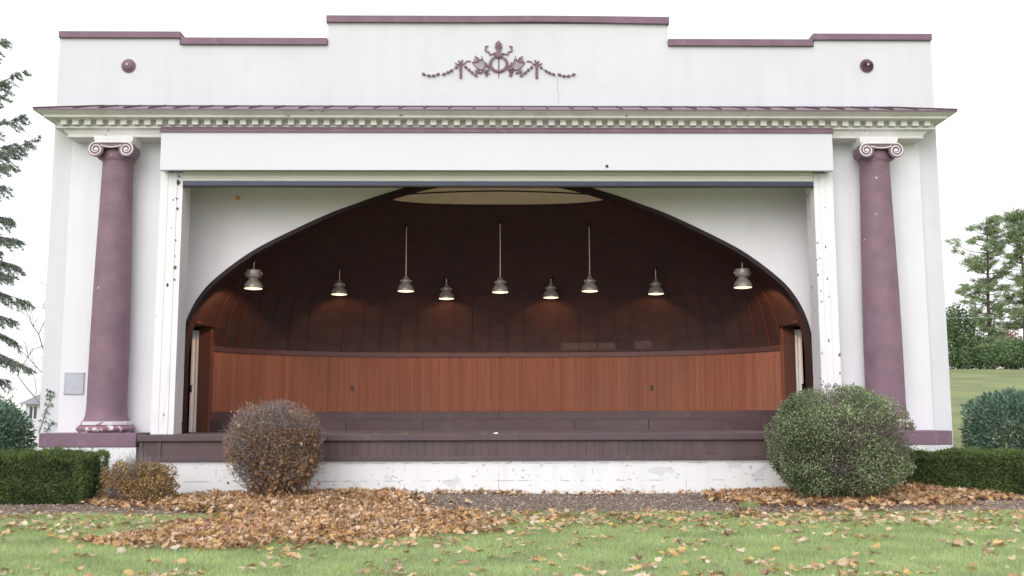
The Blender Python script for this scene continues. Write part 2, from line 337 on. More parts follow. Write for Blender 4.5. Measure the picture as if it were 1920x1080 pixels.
pile('leaf_drift', [(-2.4, 19.88), (5.2, 19.88), (5.2, 19.6), (3.0, 19.66), (1.9, 19.55), (.6, 19.66), (-1, 19.55), (-2.4, 19.5)], 800,
     'thin row of brown leaves blown against the white foundation', lambda x, y: 0*x, .06, .11, .05)
def scatter():
    n = 6500; x = rng.uniform(-10.5, 10.5, n); y = rng.uniform(-12.3, -4.2, n)
    p = np.stack([x, y, 0*x], 1); d = .10+.34*sstep(.0, .8, snoise(p, 2.0, 11))+.9*np.exp(-((y+5.2)/.7)**2)*sstep(-1.5, 1, x)*(1-sstep(5.5, 9.5, x))+.28*np.exp(-((y+5.6)/1.6)**2)
    k = rng.random(n) < d*1.0; x = x[k]; y = y[k]; m_ = rng.choice([1, 1, 1, 2, 3, 4, 6], len(x)); x = np.repeat(x, m_); y = np.repeat(y, m_)
    x = x+rng.normal(size=len(x))*.10*(np.repeat(m_, m_) > 1); y = y+rng.normal(size=len(x))*.07*(np.repeat(m_, m_) > 1)
    z = g(x, y)+.03+rng.random(len(x))*.02
    maple(np.stack([x, y, z], 1), rng.uniform(.05, .15, len(x)), .33, 'scattered_leaves', M['leafscatter'], 'single yellow, orange and tan maple leaves scattered over the lawn', .35)
scatter()
# ------------------------------------------------------------------ the bandshell
B = thing('bandshell', 'white stucco bandshell with plum columns and a dark wood arched stage', 'bandshell', (0, 0, 0))
def zz(py, D, px=930): return P(px, py, D)[1]
HW = 9.28
Zc0, Zc1 = 9.52, 9.66      # end parapets
Zm0, Zm1 = 9.38, 9.53      # lower steps
Zt0, Zt1 = 9.88, 10.02     # centre
S1, S2 = 6.755, 3.62
m = MB()
m.prism([(-HW, 6.46), (HW, 6.46), (HW, Zc0), (S1, Zc0), (S1, Zm0), (S2, Zm0), (S2, Zt0), (-S2, Zt0), (-S2, Zm0), (-S1, Zm0), (-S1, Zc0), (-HW, Zc0)], 0, .3)
for s in (-1, 1):
    m.box(s*6.95, s*HW, 0, 1.6, -.3, 6.46)
    m.box(s*(HW-.3), s*HW, 1.6, 9, -.3, 9.3); m.box(s*(HW-.3), s*HW, .3, 1.6, 6.46, 9.3)
m.box(-HW+.3, HW-.3, 8.7, 9, -.3, 9.3)
m.build('facade_wall', M['stucco'], B)
m = MB(); pts_ = [(1044, 142), (1046, 158), (1045, 168), (1048, 178), (1047, 194)]
m.tube([(P(a, b, 21)[0], -.001, P(a, b, 21)[1]) for a, b in pts_], .006, 4); m.build('hairline_crack', M['plaque'], B)
m = MB(); m.box(-HW+.3, HW-.3, .3, 8.7, 8.9, 9.0); m.build('flat_roof', M['roofdeck'], B)
for s in (-1, 1):
    m = MB(); m.box(s*6.90, s*8.86, -.10, -.002, .9, 7.25); m.build('wing_panel', M['stucco_wing'], B, bevel=.012)
# coping, each run its own board, with small end returns
def coping(x0, x1, z0, z1):
    m = MB(); m.box(x0, x1, -.07, .36, z0, z1); m.build('coping', M['purple'], B, bevel=.01)
coping(-HW-.004, -S1+.03, Zc0, Zc1); coping(S1-.03, HW+.004, Zc0, Zc1)
coping(-S1+.035, -S2-.005, Zm0, Zm1); coping(S2+.005, S1-.035, Zm0, Zm1)
# the long centre coping sags a little between its fixings
m = MB(); n = 24; r0 = []; 
for i in range(n+1):
    x = -S2-.03+(2*S2+.06)*i/n; dz = .018*math.exp(-((x-1.0)/1.1)**2)-.02*max(0, (x-2.2)/1.4)
    r0.append([(x, -.08, Zt0+dz), (x, .36, Zt0+dz), (x, .36, Zt1+dz*.5), (x, -.08, Zt1+dz*.5)])
m.loft(r0, True, True); m.build('coping', M['purple'], B)
# cornice with mitred ends
L8 = lambda py, D: P(200, py, D)[1]
zb1, zb2 = L8(215.5, 20.135), L8(219, 20.135)          # bead under the crown
zd1, zd2 = L8(222.6, 20.275), L8(233, 20.275)          # dentils
zm1, zm2 = L8(236.6, 20.35), L8(239.8, 20.35); zf1, zf2 = L8(253.5, 20.44), L8(257, 20.44)
prof = [(-.98, 7.685, 9.27), (-.985, 7.66, 9.275), (-.93, 7.63, 9.22), (-.88, zb1+.012, 9.17), (-.865, zb1, 9.155), (-.865, zb2, 9.155), (-.84, zb2-.006, 9.13),
        (-.60, zb2-.006, 8.98), (-.60, zm1+.006, 8.98), (-.65, zm1, 9.0), (-.65, zm2, 9.0), (-.62, zm2-.01, 8.97), (-.58, zm2-.02, 8.86), (-.54, zf1+.01, 8.76), (-.56, zf1, 8.77), (-.56, zf2, 8.77), (-.52, zf2-.005, 8.72)]
m = MB(); rings = []
for y, z, xe in prof:
    xb = xe
    rings.append([(-xb, -.002, z), (-xb, y, z), (xb, y, z), (xb, -.002, z)])
m.loft(rings, False); 
y, z, xe = prof[-1]; m.add([(-xe, -.002, z), (-xe, y, z), (xe, y, z), (xe, -.002, z)], [(0, 1, 2, 3)])
cor = m.build('cornice', M['cornice'], B)
dm = None; nd = 74; sp = 8.93*2/(nd-1)*.985
for i in range(nd):
    x = (i-(nd-1)/2)*sp
    if dm is None:
        m = MB(); m.box(-.06, .06, -.725, -.602, zd2, zd1); d0 = m.build('dentil', M['dentil'], cor); dm = d0; o = d0
    else:
        o = d0.copy(); COL.objects.link(o); o.parent = cor
    o.location = (x+random.uniform(-.005, .005), random.uniform(-.006, .006), random.uniform(-.003, .003))
# low hipped metal roof on the cornice
m = MB(); zf, zb = 7.69, 8.045; xf, xb = 9.30, 8.28
m.add([(-xf, -1.0, zf), (xf, -1.0, zf), (xb, 0, zb), (-xb, 0, zb), (-xf, 0, zf), (xf, 0, zf), (-xf, -1.0, zf-.03), (xf, -1.0, zf-.03), (-xf, 0, zf-.03), (xf, 0, zf-.03)],
      [(0, 1, 2, 3), (0, 3, 4), (1, 5, 2), (0, 6, 7, 1), (0, 4, 8, 6), (1, 7, 9, 5)])
m.mi = 1
for i in range(-18, 19):
    x = i*.5; t0 = -1.01; t1 = 0
    if abs(x) > xb: t1 = -(abs(x)-xb)/(xf-xb)
    za = zf; zb2 = zf+(zb-zf)*(1+t1)
    m.add([(x-.011, -1.005, za), (x+.011, -1.005, za), (x+.011, t1, zb2), (x-.011, t1, zb2), (x-.011, -1.005, za+.03), (x+.011, -1.005, za+.03), (x+.011, t1, zb2+.03), (x-.011, t1, zb2+.03)],
          [(4, 5, 6, 7), (0, 4, 7, 3), (1, 2, 6, 5), (0, 1, 5, 4)])
for s in (-1, 1): m.tube([(s*xf, -1.0, zf+.012), (s*xb, 0, zb+.012)], .018, 6)
m.tube([(-xb, -.012, zb+.005), (xb, -.012, zb+.005)], .016, 6)
m.build('metal_roof', [M['roof'], M['seam']], B)
# shutter housing across the front
HP = 6.83
m = MB(); m.box(-HP, HP, -.70, -.60, 6.505, 7.285); m.box(-HP+.01, -HP+.1, -.6, -.11, 6.52, 7.17); m.box(HP-.1, HP-.01, -.6, -.11, 6.52, 7.17)
m.build('housing_panel', M['panel'], B, bevel=.006)
m = MB()
for a, b in ((-HP-.02, .20), (.203, HP+.02)):
    m.add([(a, -.735, 7.285), (b, -.735, 7.285), (b, -.735, 7.325), (a, -.735, 7.325), (a, -.655, 7.41), (b, -.655, 7.41), (a, -.56, 7.285), (b, -.56, 7.285), (a, -.655, 7.285), (b, -.655, 7.285)],
          [(0, 1, 2, 3), (3, 2, 5, 4), (1, 0, 8, 9), (0, 3, 4, 8), (1, 9, 5, 2)])
m.build('housing_cap', M['purple'], B)
m = MB(); m.box(P(1138, 311, 20.3)[0]-.025, P(1138, 311, 20.3)[0]+.025, -.72, -.702, 6.565, 6.615); m.build('junction_box', M['dark'], B)
# piers with tracks, boards of slightly different depth
for s in (-1, 1):
    xi = 6.445 if s < 0 else 6.503
    m = MB(); m.box(s*(xi+.115), s*6.90, -.42, .0-.105, 1.216, 6.52); m.box(s*xi, s*(xi+.115), -.405, -.104, 1.216, 6.52); m.box(s*6.74, s*6.755, -.432, -.421, 1.216, 6.52)
    m.box(s*(xi+.05), s*(xi+.115), -.10, .3, 1.216, 6.50); m.box(s*(xi+.115), s*6.94, -.1, -.004, 1.216, 6.5)
    m.box(s*(xi+.115), s*6.94, .0, .3, 1.216, 6.45)
    m.build('pier', M['board'], B, bevel=.006)
def chips_on(lst, D, name='paint_chip'):
    for px, py, w, h in lst:
        m = MB(); x, z = P(px, py, D); k = 9; pts = [(x+math.cos(2*PI*i/k)*w*.0053*random.uniform(.55, 1.1), z+math.sin(2*PI*i/k)*h*.0053*random.uniform(.55, 1.1)) for i in range(k)]
        m.prism(pts, D-21-.003, D-21+.004); m.build(name, M['bark'], B)
chips_on([(334, 342, 7, 15), (336, 331, 4, 5), (331, 372, 7, 3), (325, 375, 3, 4), (333, 391, 5, 6), (329, 450, 4, 4), (328, 480, 3, 3), (328, 502, 8, 8), (327, 524, 5, 5), (314, 535, 5, 10), (321, 428, 2, 4), (307, 778, 3, 9)], 20.58)
chips_on([(1533, 455, 4, 3), (1548, 463, 3, 7), (1531, 487, 3, 3), (1537, 484, 4, 2), (1534, 515, 4, 4), (1539, 545, 3, 3), (1541, 565, 3, 3), (1554, 638, 3, 9), (1541, 662, 3, 3), (1538, 710, 3, 3), (1575, 665, 2, 14), (1575, 700, 3, 6)], 20.58)
# roller shutter, rolled up
b0, b1 = zz(351, 20.6), zz(340.5, 20.6)
m = MB(); z = b1
while z < 6.95:
    h = .075
    m.loft([[(-6.44, -.40-.018*math.sin(PI*k/5), z+h*k/5) for k in range(6)], [(6.49, -.40-.018*math.sin(PI*k/5), z+h*k/5) for k in range(6)]], False); z += h
slats = m.build('roller_shutter', M['slat'], B)
m = MB(); m.box(-6.44, 6.49, -.43, -.36, b0+.03, b1); m.mi = 1; m.box(-6.44, 6.49, -.445, -.345, b0, b0+.028); m.build('bottom_bar', [M['bar'], M['dark']], slats, bevel=.005)
# base courses
for s in (-1, 1):
    m = MB(); m.box(s*6.97, s*8.83, -1.0, -.10, .985, 1.255); m.build('base_course', M['purple_worn'] if 0 else M['purple'], B, bevel=.012)
    m = MB(); m.box(s*6.97, s*8.81, -.98, -.0, -.3, .983); m.box(s*8.81, s*HW, -.12, -.003, -.3, .6); m.build('foundation', M['found'], B)
# columns
def column(s):
    cx, cy = s*7.79, -.38
    prof = [(.38, 1.80), (.379, 2.2), (.375, 3.0), (.36, 4.0), (.338, 5.0), (.312, 6.0), (.295, 6.70), (.30, 6.72)]
    m = MB(); m.lathe([(.455, 1.476), (.425, 1.51), (.40, 1.58), (.386, 1.68)]+prof, (cx, cy, 0), 48)
    col = m.build('column', M['purple_col'], B, smooth=True)
    m = MB(); pts = [(.50, 1.256)]+[(.49+.062*math.sin(PI*k/8), 1.26+.14*k/8) for k in range(9)]
    m.lathe(pts, (cx, cy, 0), 48); m.build('torus_base', M['purple_worn'], col, smooth=True)
    m = MB(); m.lathe([(.47, 1.401), (.50, 1.408), (.50, 1.462), (.455, 1.475)], (cx, cy, 0), 48); m.build('base_fillet', mat_worn, col, smooth=True)
    # capital: echinus, scroll body with two volutes, abacus
    fy = -.80; ze = zz(280.5, 20.2); r = .152; dx = .305
    m = MB(); m.lathe([(.302, 6.721), (.32, 6.75), (.335, 6.79), (.335, 6.86), (.32, ze+.03)], (cx, cy, 0), 40)
    m.build('echinus', M['purple_col'], col, smooth=True)
    m = MB()
    for q in (-1, 1): m.lathe([(r, -fy-.0), (r, -fy-.02), (r*.88, -fy-.12), (r*.8, -fy-.16), (r*.84, .44), (r*.9, .40), (r*.9, .385)], (cx+q*dx, 0, ze), 40, 'y')
    m.prism([(cx-dx, ze+.02), (cx-dx*.4, ze+.035), (cx+dx*.4, ze+.035), (cx+dx, ze+.02), (cx+dx, ze+r-.002), (cx-dx, ze+r-.002)], fy+.012, -.38)
    m.build('scroll', M['purple_col'], col, smooth=True)
    m = MB()
    for q in (-1, 1):
        path = []
        for k in range(61):
            a = PI/2-2*PI*1.9*k/60; rr = (r-.008)*(1-k/60*.78)
            path.append((cx+q*dx+q*rr*math.cos(a)*1.0, fy-.006, ze+rr*math.sin(a)))
        m.tube(path, [.0135-.005*k/60 for k in range(61)], 6)
        m.lathe([(.012, -fy-.01), (.03, -fy+.006), (.012, -fy+.02)], (cx+q*dx, 0, ze), 16, 'y')
    m.tube([(cx-dx+.0, fy-.004, ze+r-.008), (cx+dx, fy-.004, ze+r-.008)], .0135, 6)
    m.tube([(cx-dx+.10+(2*dx-.2)*k/10, fy+.002, ze+.085-.04*math.sin(PI*k/10)) for k in range(11)], .011, 6)
    m.build('volute_trim', M['white'], col, smooth=True)
    m = MB(); zt = zf2-.006; zb = ze+r+.004
    m.loft([[(cx-w, -d, z), (cx+w, -d, z), (cx+w, -.104, z), (cx-w, -.104, z)] for w, d, z in ((.36, .66, zb), (.375, .68, zb+.03), (.40, .69, zt-.02), (.40, .69, zt))], True, True)
    m.build('abacus', M['dentil'], col)
mat_worn = mat('worn_white_fillet', (.74, .70, .72), .1, 5, .8, spots=[((.3, .19, .24), 7, .6, .9)])
column(-1); column(1)
# rosettes
for px, lobes in ((241, 0), (1625, 18)):
    x, z = P(px, 123.5, 20.99); rings = []; m = MB()
    for rr, h in ((.145, .0), (.148, .02), (.135, .035), (.12, .036), (.115, .05), (.08, .075), (.04, .088), (.022, .09), (.02, .105), (.008, .112)):
        rings.append([(x+rr*(1+((.05)*math.cos(lobes*2*PI*i/72) if .03 < rr < .13 and lobes else 0))*math.cos(2*PI*i/72), -h-(.016*math.cos(lobes*2*PI*i/72) if .03 < rr < .13 and lobes else 0), z+rr*math.sin(2*PI*i/72)) for i in range(72)])
    m.loft(rings, True, True); m.build('rosette', M['purple'], B, smooth=True)
    m = MB(); m.lathe([(.02, .105), (.018, .116), (.004, .122)], (x, 0, z), 16, 'y'); m.build('rosette_boss', M['white'], B, smooth=True)
# relief ornament above the cornice
EX, EZ = P(935, 115, 21); KE = .001885
def E(cx, cy, h=.02): return (EX+(cx-960)*KE, -h, EZ+(320-cy)*KE*1.03)
orn = MB(); orn.tube([E(960, 275, .02), E(960, 420, .02)], .012, 6); orn.tube([E(960, 430, .01), E(960, 470, .012), E(960, 518, .006)], [.022, .012, .004], 6)
tk = [(.05, 290), (.085, 275), (.09, 255), (.075, 238), (.044, 228), (.050, 190), (.058, 180), (.078, 172), (.078, 160), (.06, 152)]
orn.loft([[(EX+r*math.cos(2*PI*i/16), -.03-r*.6*math.sin(2*PI*i/16), E(0, c)[2]) for i in range(16)] for r, c in tk], True, True)
O = orn.build('relief_ornament', M['relief'], B, smooth=True)
m = MB(); m.tube([E(935, 152, .03), E(940, 128, .04), E(935, 105, .04)], [.03, .03, .003], 8); m.tube([E(975, 152, .03), E(984, 128, .03), E(966, 100, .04)], [.03, .026, .003], 8)
m.tube([E(958, 152, .04), E(952, 120, .05), E(964, 86, .04)], [.05, .045, .003], 8); m.build('flame', M['relief'], O, smooth=True)
m = MB(); path = [E(960+95*math.sin(a), 355-83*math.cos(a)*1.0, .025) for a in [2*PI*k/40 for k in range(41)]]
m.tube(path, [.010+.016*(.5-.5*math.cos(2*PI*k/40)) for k in range(41)], 8)
for k in range(4, 37):
    a = 2*PI*k/40
    for q in (-1, 1):
        a2 = a+q*.06; rr = 95+q*10
        p = E(960+rr*math.sin(a2), 355-83*(rr/95)*math.cos(a2), .04); p2 = E(960+(rr+q*9)*math.sin(a2+.12), 355-83*((rr+q*9)/95)*math.cos(a2+.12), .03)
        m.tube([p, p2], [.009, .003], 5)
for k in range(14): m.lathe([(.004, .02), (.022, .035), (.004, .055)], (EX+random.uniform(-.10, .10), 0, E(0, 250)[2]+random.uniform(-.035, .045)), 8, 'y')
m.build('wreath', M['relief'], O, smooth=True)
for q in (-1, 1):
    def Q(cx, cy, h=.02): return E(960+q*(cx-960), cy, h)
    def smooth_path(pts, n=6):
        out = []
        for i in range(len(pts)-1):
            p0 = pts[max(i-1, 0)]; p1 = pts[i]; p2 = pts[i+1]; p3 = pts[min(i+2, len(pts)-1)]
            for k in range(n):
                t = k/n; out.append(tuple(.5*(2*b+(c-a)*t+(2*a-5*b+4*c-d)*t*t+(3*b-a-3*c+d)*t**3) for a, b, c, d in zip(p0, p1, p2, p3)))
        out.append(pts[-1]); return out
    m = MB(); m.tube(smooth_path([Q(1000, 245), Q(1035, 240), Q(1062, 250, .035), Q(1068, 220, .03), Q(1098, 212, .02), Q(1112, 195, .035), Q(1095, 172, .03), Q(1112, 160, .02), Q(1078, 148, .02)]), .014, 6)
    m.build('ribbon', M['relief'], O, smooth=True)
    m = MB()   # lyre, music pipes and leaves leaning outward
    m.tube(smooth_path([Q(1135, 300), Q(1165, 305), Q(1215, 330), Q(1250, 335)]), .013, 6); m.tube(smooth_path([Q(1105, 345), Q(1125, 400), Q(1165, 420), Q(1200, 405)]), .014, 6)
    for k in range(5): m.tube([Q(1150+k*19, 305+k*7, .025), Q(1112+k*17, 378+k*8, .025)], .0065, 5)
    m.tube(smooth_path([Q(1150, 262), Q(1142, 300), Q(1115, 350), Q(1095, 385)]), [.008]*18+[.012], 6); m.tube(smooth_path([Q(1258, 330), Q(1235, 365), Q(1210, 395), Q(1180, 440)]), .011, 6)
    for a, b in (((1232, 258), (1180, 330)), ((1205, 275), (1170, 320)), ((1240, 300), (1200, 340))): m.tube([Q(*a), Q((a[0]*3+b[0])/4, (a[1]*3+b[1])/4), Q(*b)], [.004, .020, .008], 6)
    for k in range(26):
        a = random.uniform(0, 6.28); rr = random.uniform(0, 48); c = (1100+rr*math.cos(a), 440+rr*.85*math.sin(a)); m.tube([Q(*c, .03), Q(c[0]+random.uniform(-22, 22), c[1]+random.uniform(-22, 22), .02)], [.02, .005], 6)
    for a, b in (((1085, 400), (1062, 350)), ((1090, 380), (1108, 325)), ((1075, 415), (1058, 420)), ((1110, 470), (1090, 500)), ((1150, 460), (1235, 420)), ((1180, 455), (1230, 445))): m.tube([Q(*a), Q((a[0]+b[0])/2, (a[1]+b[1])/2, .03), Q(*b)], [.02, .018, .004], 6)
    m.build('lyre', M['relief'], O, smooth=True)
    m = MB()   # garland of husks
    def husks(pts, n):
        p = smooth_path(pts, 8); m.tube(p, .006, 5)
        for k in range(n):
            i = int((k+.5)/n*(len(p)-2)); a = Vector(p[i]); t = (Vector(p[i+1])-a).normalized(); a = a+Vector((0, -.012, 0))
            m.tube([a-t*.045, a-t*.01, a+t*.012, a+t*.05], [.005, .024, .034, .004], 7)
    husks([Q(1205, 490), Q(1255, 455), Q(1300, 415), Q(1350, 375)], 4); husks([Q(1420, 380), Q(1490, 430), Q(1540, 455), Q(1600, 478)], 4)
    husks([Q(1630, 468), Q(1690, 488), Q(1760, 486), Q(1830, 460)], 4); husks([Q(1387, 385), Q(1387, 450), Q(1387, 520)], 5)
    m.build('garland', M['relief'], O, smooth=True)
    m = MB()
    for pts in ([Q(1387, 350), Q(1365, 315), Q(1380, 318), Q(1387, 350)], [Q(1387, 350), Q(1415, 318), Q(1405, 335), Q(1387, 352)], [Q(1380, 352), Q(1345, 350), Q(1322, 325), Q(1275, 322)], [Q(1390, 355), Q(1420, 358), Q(1450, 345)], [Q(1360, 372), Q(1385, 360), Q(1415, 372)]): m.tube(smooth_path(pts), .013, 6)
    m.build('bow', M['relief'], O, smooth=True)
# ------------------------------------------------------------------ proscenium, arch and shell
YP = 1.0
ARCH = [(6.79, 1.2), (6.80, 2.4), (6.79, 3.05), (6.73, 3.45), (6.61, 3.81), (6.44, 4.13), (6.17, 4.46), (5.6, 4.93), (5.0, 5.305), (3.80, 5.895), (3.10, 6.165), (2.57, 6.355), (1.6, 6.64), (.8, 6.76), (0, 6.80)]
def arch_curve(n=4):
    pts = ARCH; out = []
    for i in range(len(pts)-1):
        p0 = pts[max(i-1, 0)]; p1 = pts[i]; p2 = pts[i+1]; p3 = pts[i+2] if i+2 < len(pts) else (-pts[i][0], pts[i][1])
        for k in range(n):
            t = k/n; out.append(tuple(.5*(2*b+(c-a)*t+(2*a-5*b+4*c-d)*t*t+(3*b-a-3*c+d)*t**3) for a, b, c, d in zip(p0, p1, p2, p3)))
    return out+[pts[-1]]
AC = arch_curve(5); full = AC+[(-x, z) for x, z in AC[-2::-1]]          # right foot -> crown -> left foot
def ahw(z):
    zs_ = [p[1] for p in AC]; xs_ = [p[0] for p in AC]; return float(np.interp(z, zs_, xs_))
m = MB(); X1, Z1 = 7.2, 7.6
for (xa, za), (xb_, zb_) in zip(full[:-1], full[1:]):   # wall between the arch and the frame, as strips
    def outp(x, z):
        a = math.atan2(z-2.5, x); 
        if z <= 2.5: return (X1 if x > 0 else -X1, z)
        k = min(X1/abs(math.cos(a)) if abs(math.cos(a)) > 1e-6 else 1e9, (Z1-2.5)/max(1e-6, math.sin(a))); return (k*math.cos(a), 2.5+k*math.sin(a))
    oa, ob = outp(xa, za), outp(xb_, zb_)
    m.add([(xa, YP, za), (oa[0], YP, oa[1]), (ob[0], YP, ob[1]), (xb_, YP, zb_), (xa, YP+.2, za), (xb_, YP+.2, zb_)], [(0, 1, 2, 3), (0, 3, 5, 4)])
m.box(-7.2, 7.2, .31, 1.3, 7.6, 7.7)
m.build('proscenium_wall', M['spandrel'], B)
# raised plum-brown band round the opening
m = MB(); rings = []
for i, (x, z) in enumerate(full):
    xa, za = full[max(i-1, 0)]; xb_, zb_ = full[min(i+1, len(full)-1)]; t = Vector((xb_-xa, zb_-za)).normalized(); nx, nz = -t.y, t.x   # inward
    rings.append([(x-nx*.004, YP-.02, z-nz*.004), (x+nx*.085, YP-.02, z+nz*.085), (x+nx*.085, YP+.36, z+nz*.085), (x-nx*.004, YP+.36, z-nz*.004)])
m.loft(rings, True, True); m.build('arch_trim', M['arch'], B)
PE = 2.7; DD = [(1.2, 4.3), (3.2, 4.3), (3.9, 4.05), (4.5, 3.62), (5.0, 3.1), (5.5, 2.42), (6.0, 1.72), (6.41, 1.14)]
def depth(z): return 4.3*(1-.735*max(0., (z-3.0)/3.41)**1.8)
def plan(t, z, inset=0.):
    c, s = math.cos(t), math.sin(t); u = min(1., max(0., (z-3.0)/3.41)); w = min(1., abs(s)/.6); w = w*w*(3-2*w)
    a0 = ahw(min(z, 6.72))-.06; a1 = 2.5+4.16*(1-u**2.6)**.625; a = a0*(1-w)+max(a0, a1)*w-inset; d = depth(z)-inset
    return (math.copysign(abs(c)**(2/PE), c)*a, YP+.1+(abs(s)**(2/PE))*d)
def ts_for(n, z=3.0, t0=0., fine=6000):
    T = np.linspace(t0, PI-t0, fine); pts = np.array([plan(t, z) for t in T]); L = np.concatenate([[0], np.cumsum(np.linalg.norm(np.diff(pts, axis=0), axis=1))])
    return np.interp(np.linspace(0, L[-1], n), L, T), L[-1]
YD = YP+1.58            # far jamb of the side doors
T0 = next(t for t in np.linspace(0, 1, 2000) if plan(t, 2)[1] > YD)
ZD = 3.60
tp, _ = ts_for(34, 3.3, T0); ZR = 3.16; zc = 6.405
tall = [0.0, T0*.25, T0*.5, T0*.75]+list(tp)+[PI-T0*.75, PI-T0*.5, PI-T0*.25, PI]
m = MB()
def grid(ts, zs):
    m.loft([[(*plan(t, z), z) for t in ts] for z in zs], False)
grid(tp, [ZR, 3.3, 3.45, ZD]); grid(tall, [ZD]+list(np.linspace(3.75, zc, 20)))
shell_bvh = BVHTree.FromPolygons([Vector(v) for v in m.v], m.f)
m.mi = 1
for k, t in enumerate(tp):
    rings = []
    for z in [ZR]+list(np.linspace(3.4, 4.62, 8)):
        x, y = plan(t, z, .012); e = .016/6
        xa, ya = plan(t-e*.9, z, .012); xb_, yb = plan(t+e*.9, z, .012); tv = Vector((xb_-xa, yb-ya)).normalized()*.015
        nv = Vector((-tv.y, tv.x)).normalized()*.02
        rings.append([(x-tv.x+nv.x, y-tv.y+nv.y, z), (x-tv.x, y-tv.y, z), (x+tv.x, y+tv.y, z), (x+tv.x+nv.x, y+tv.y+nv.y, z)])
    m.loft(rings, False)
sh = m.build('shell', [M['shell'], M['batten']], B)
for p_ in sh.data.polygons:
    if p_.material_index == 0 and p_.center.z > 4.4: p_.use_smooth = True
# patched boards low on the shell
def patch(px0, px1, py0, py1):
    D = 26.2; m = MB()
    for k in range(len(tp)-1):
        x0, x1 = P(px0, 650, D)[0], P(px1, 650, D)[0]
        xa = plan(tp[k], 3.3)[0]; xb_ = plan(tp[k+1], 3.3)[0]; c = (xa+xb_)/2
        if x0 < c < x1:
            z1 = zz(py0, D); w = [(*plan(tp[k]-.004, ZR+.08, .008), ZR+.08), (*plan(tp[k+1]+.004, ZR+.08, .008), ZR+.08), (*plan(tp[k+1]+.004, z1, .008), z1), (*plan(tp[k]-.004, z1, .008), z1)]
            w2 = [(a, b+.006, c_) for a, b, c_ in w]; m.loft([w2, w], True, True)
    if m.v: m.build('patch_panel', M['patch'], sh)
patch(1070, 1142, 643, 662); patch(1175, 1212, 641, 660)
# beadboard wainscot: real V-grooves
tw, LW = ts_for(int(16.2/.05)*4+1, 2.4, T0); m = MB(); zb0 = 1.665
rings = []
for k, t in enumerate(tw): 
    x, y = plan(t, 2.4, .0 if k % 4 == 0 else .011); rings.append([(x, y, 1.2), (x, y, ZR)])
m.loft(rings, False); m.build('wainscot', M['wains'], B)
def band(name, mt, z0, z1, out, t0=T0, n=120, top=True, joints=None):
    ts, _ = ts_for(n, 2.4, t0); m = MB()
    m.loft([[(*plan(t, 2.4, .005), z0), (*plan(t, 2.4, out), z0), (*plan(t, 2.4, out), z1), (*plan(t, 2.4, .005), z1+.012)] for t in ts], True, True)
    return m.build(name, mt, B)
band('chair_rail', M['rail'], ZR-.09, ZR+.02, .045)
band('skirting', M['stage'], 1.47, 1.67, .06)
band('step_riser', M['stage'], 1.20, 1.468, .36)
# board joints in the two risers
for px, D, z0, z1, out in ((934, 26.25, 1.475, 1.668, .062), (1077, 25.95, 1.225, 1.466, .362), (793, 25.95, 1.225, 1.466, .362), (652, 25.95, 1.225, 1.45, .362), (1213, 25.95, 1.225, 1.466, .362)):
    x = P(px, 790, D)[0]; t = min(np.linspace(.5, 2.6, 4000), key=lambda t: abs(plan(t, 2.4, out)[0]-x)); a = plan(t, 2.4, out)
    m = MB(); m.box(a[0]-.012, a[0]+.012, a[1]-.004, a[1]+.02, z0, z1); m.build('board_joint', M['dark'], B)
# cream ceiling rising from the shell's rim to the crown of the arch
m = MB(); rings = []; ztop = zc
fr = [p for p in full if p[1] > ztop-.001]
nT = 61; back = [(*plan(t, ztop), ztop) for t in ts_for(nT, ztop)[0]]
fx = np.linspace(ahw(ztop)-.05, -ahw(ztop)+.05, nT)
def crown(x): return float(np.interp(abs(x), [p[0] for p in AC][::-1], [p[1] for p in AC][::-1]))-.02
front = [(x, YP+.19, max(crown(x), ztop)) for x in fx]
mid = [tuple(a*.45+b*.55 for a, b in zip(p, q)) for p, q in zip(back, front)]
m.loft([back, mid, front], False)
cl = m.build('ceiling', M['cream'], B)
m = MB(); m.tube([(a, b-.01, c-.012) for a, b, c in mid], .016, 6); m.tube([(a, b-.01, c-.012) for a, b, c in back], .02, 6); m.build('ceiling_moulding', M['arch'], cl)
# stage
m = MB(); y = -1.10; yend = 5.6
while y < yend-.01:
    w = min(.14, yend-y); hw_ = 6.86 if y < .95 else 6.96 if y < 1.6 else 8.9
    m.box(-hw_, hw_, y+.002, y+w-.003, 1.17, 1.214+random.uniform(-.0015, .0015)); y += w
m.build('stage_floor', M['stagefloor'], B)
m = MB(); m.box(-6.90, 6.90, -1.17, -1.103, 1.095, 1.222); ap = m.build('stage_edge', M['stage'], B, bevel=.012)
m = MB(); x = -6.86; 
while x < 6.84:
    w = random.choice((.155, .155, .16, .15)); w = min(w, 6.86-x)
    d = random.choice((0, 0, 0, .002, -.002))
    if x < -4.9: w = -4.8-x; d = .001
    if x > 3.7: w = 6.86-x; d = .001
    m.box(x+.002, x+w-.002, -1.10+d, -1.04, .80, 1.094); x += w
m.mi = 1; m.box(-6.85, 6.85, -1.045, -1.02, .80, 1.09)
m.build('stage_fascia', [M['fascia'], M['dark']], B)
m = MB(); m.box(-6.89, 6.89, -1.13, -1.02, .712, .80); m.build('fascia_trim', M['stage'], B, bevel=.008)
for a, b in ((-6.50, -6.45), (-6.86, -6.80)):
    m = MB(); m.box(a, b, -1.125, -1.104, .80, 1.094); m.build('fascia_post', M['stage'], B)
m = MB(); m.box(-6.88, 6.88, -1.07, -.4, -.3, .711); m.build('foundation', M['found'], B)
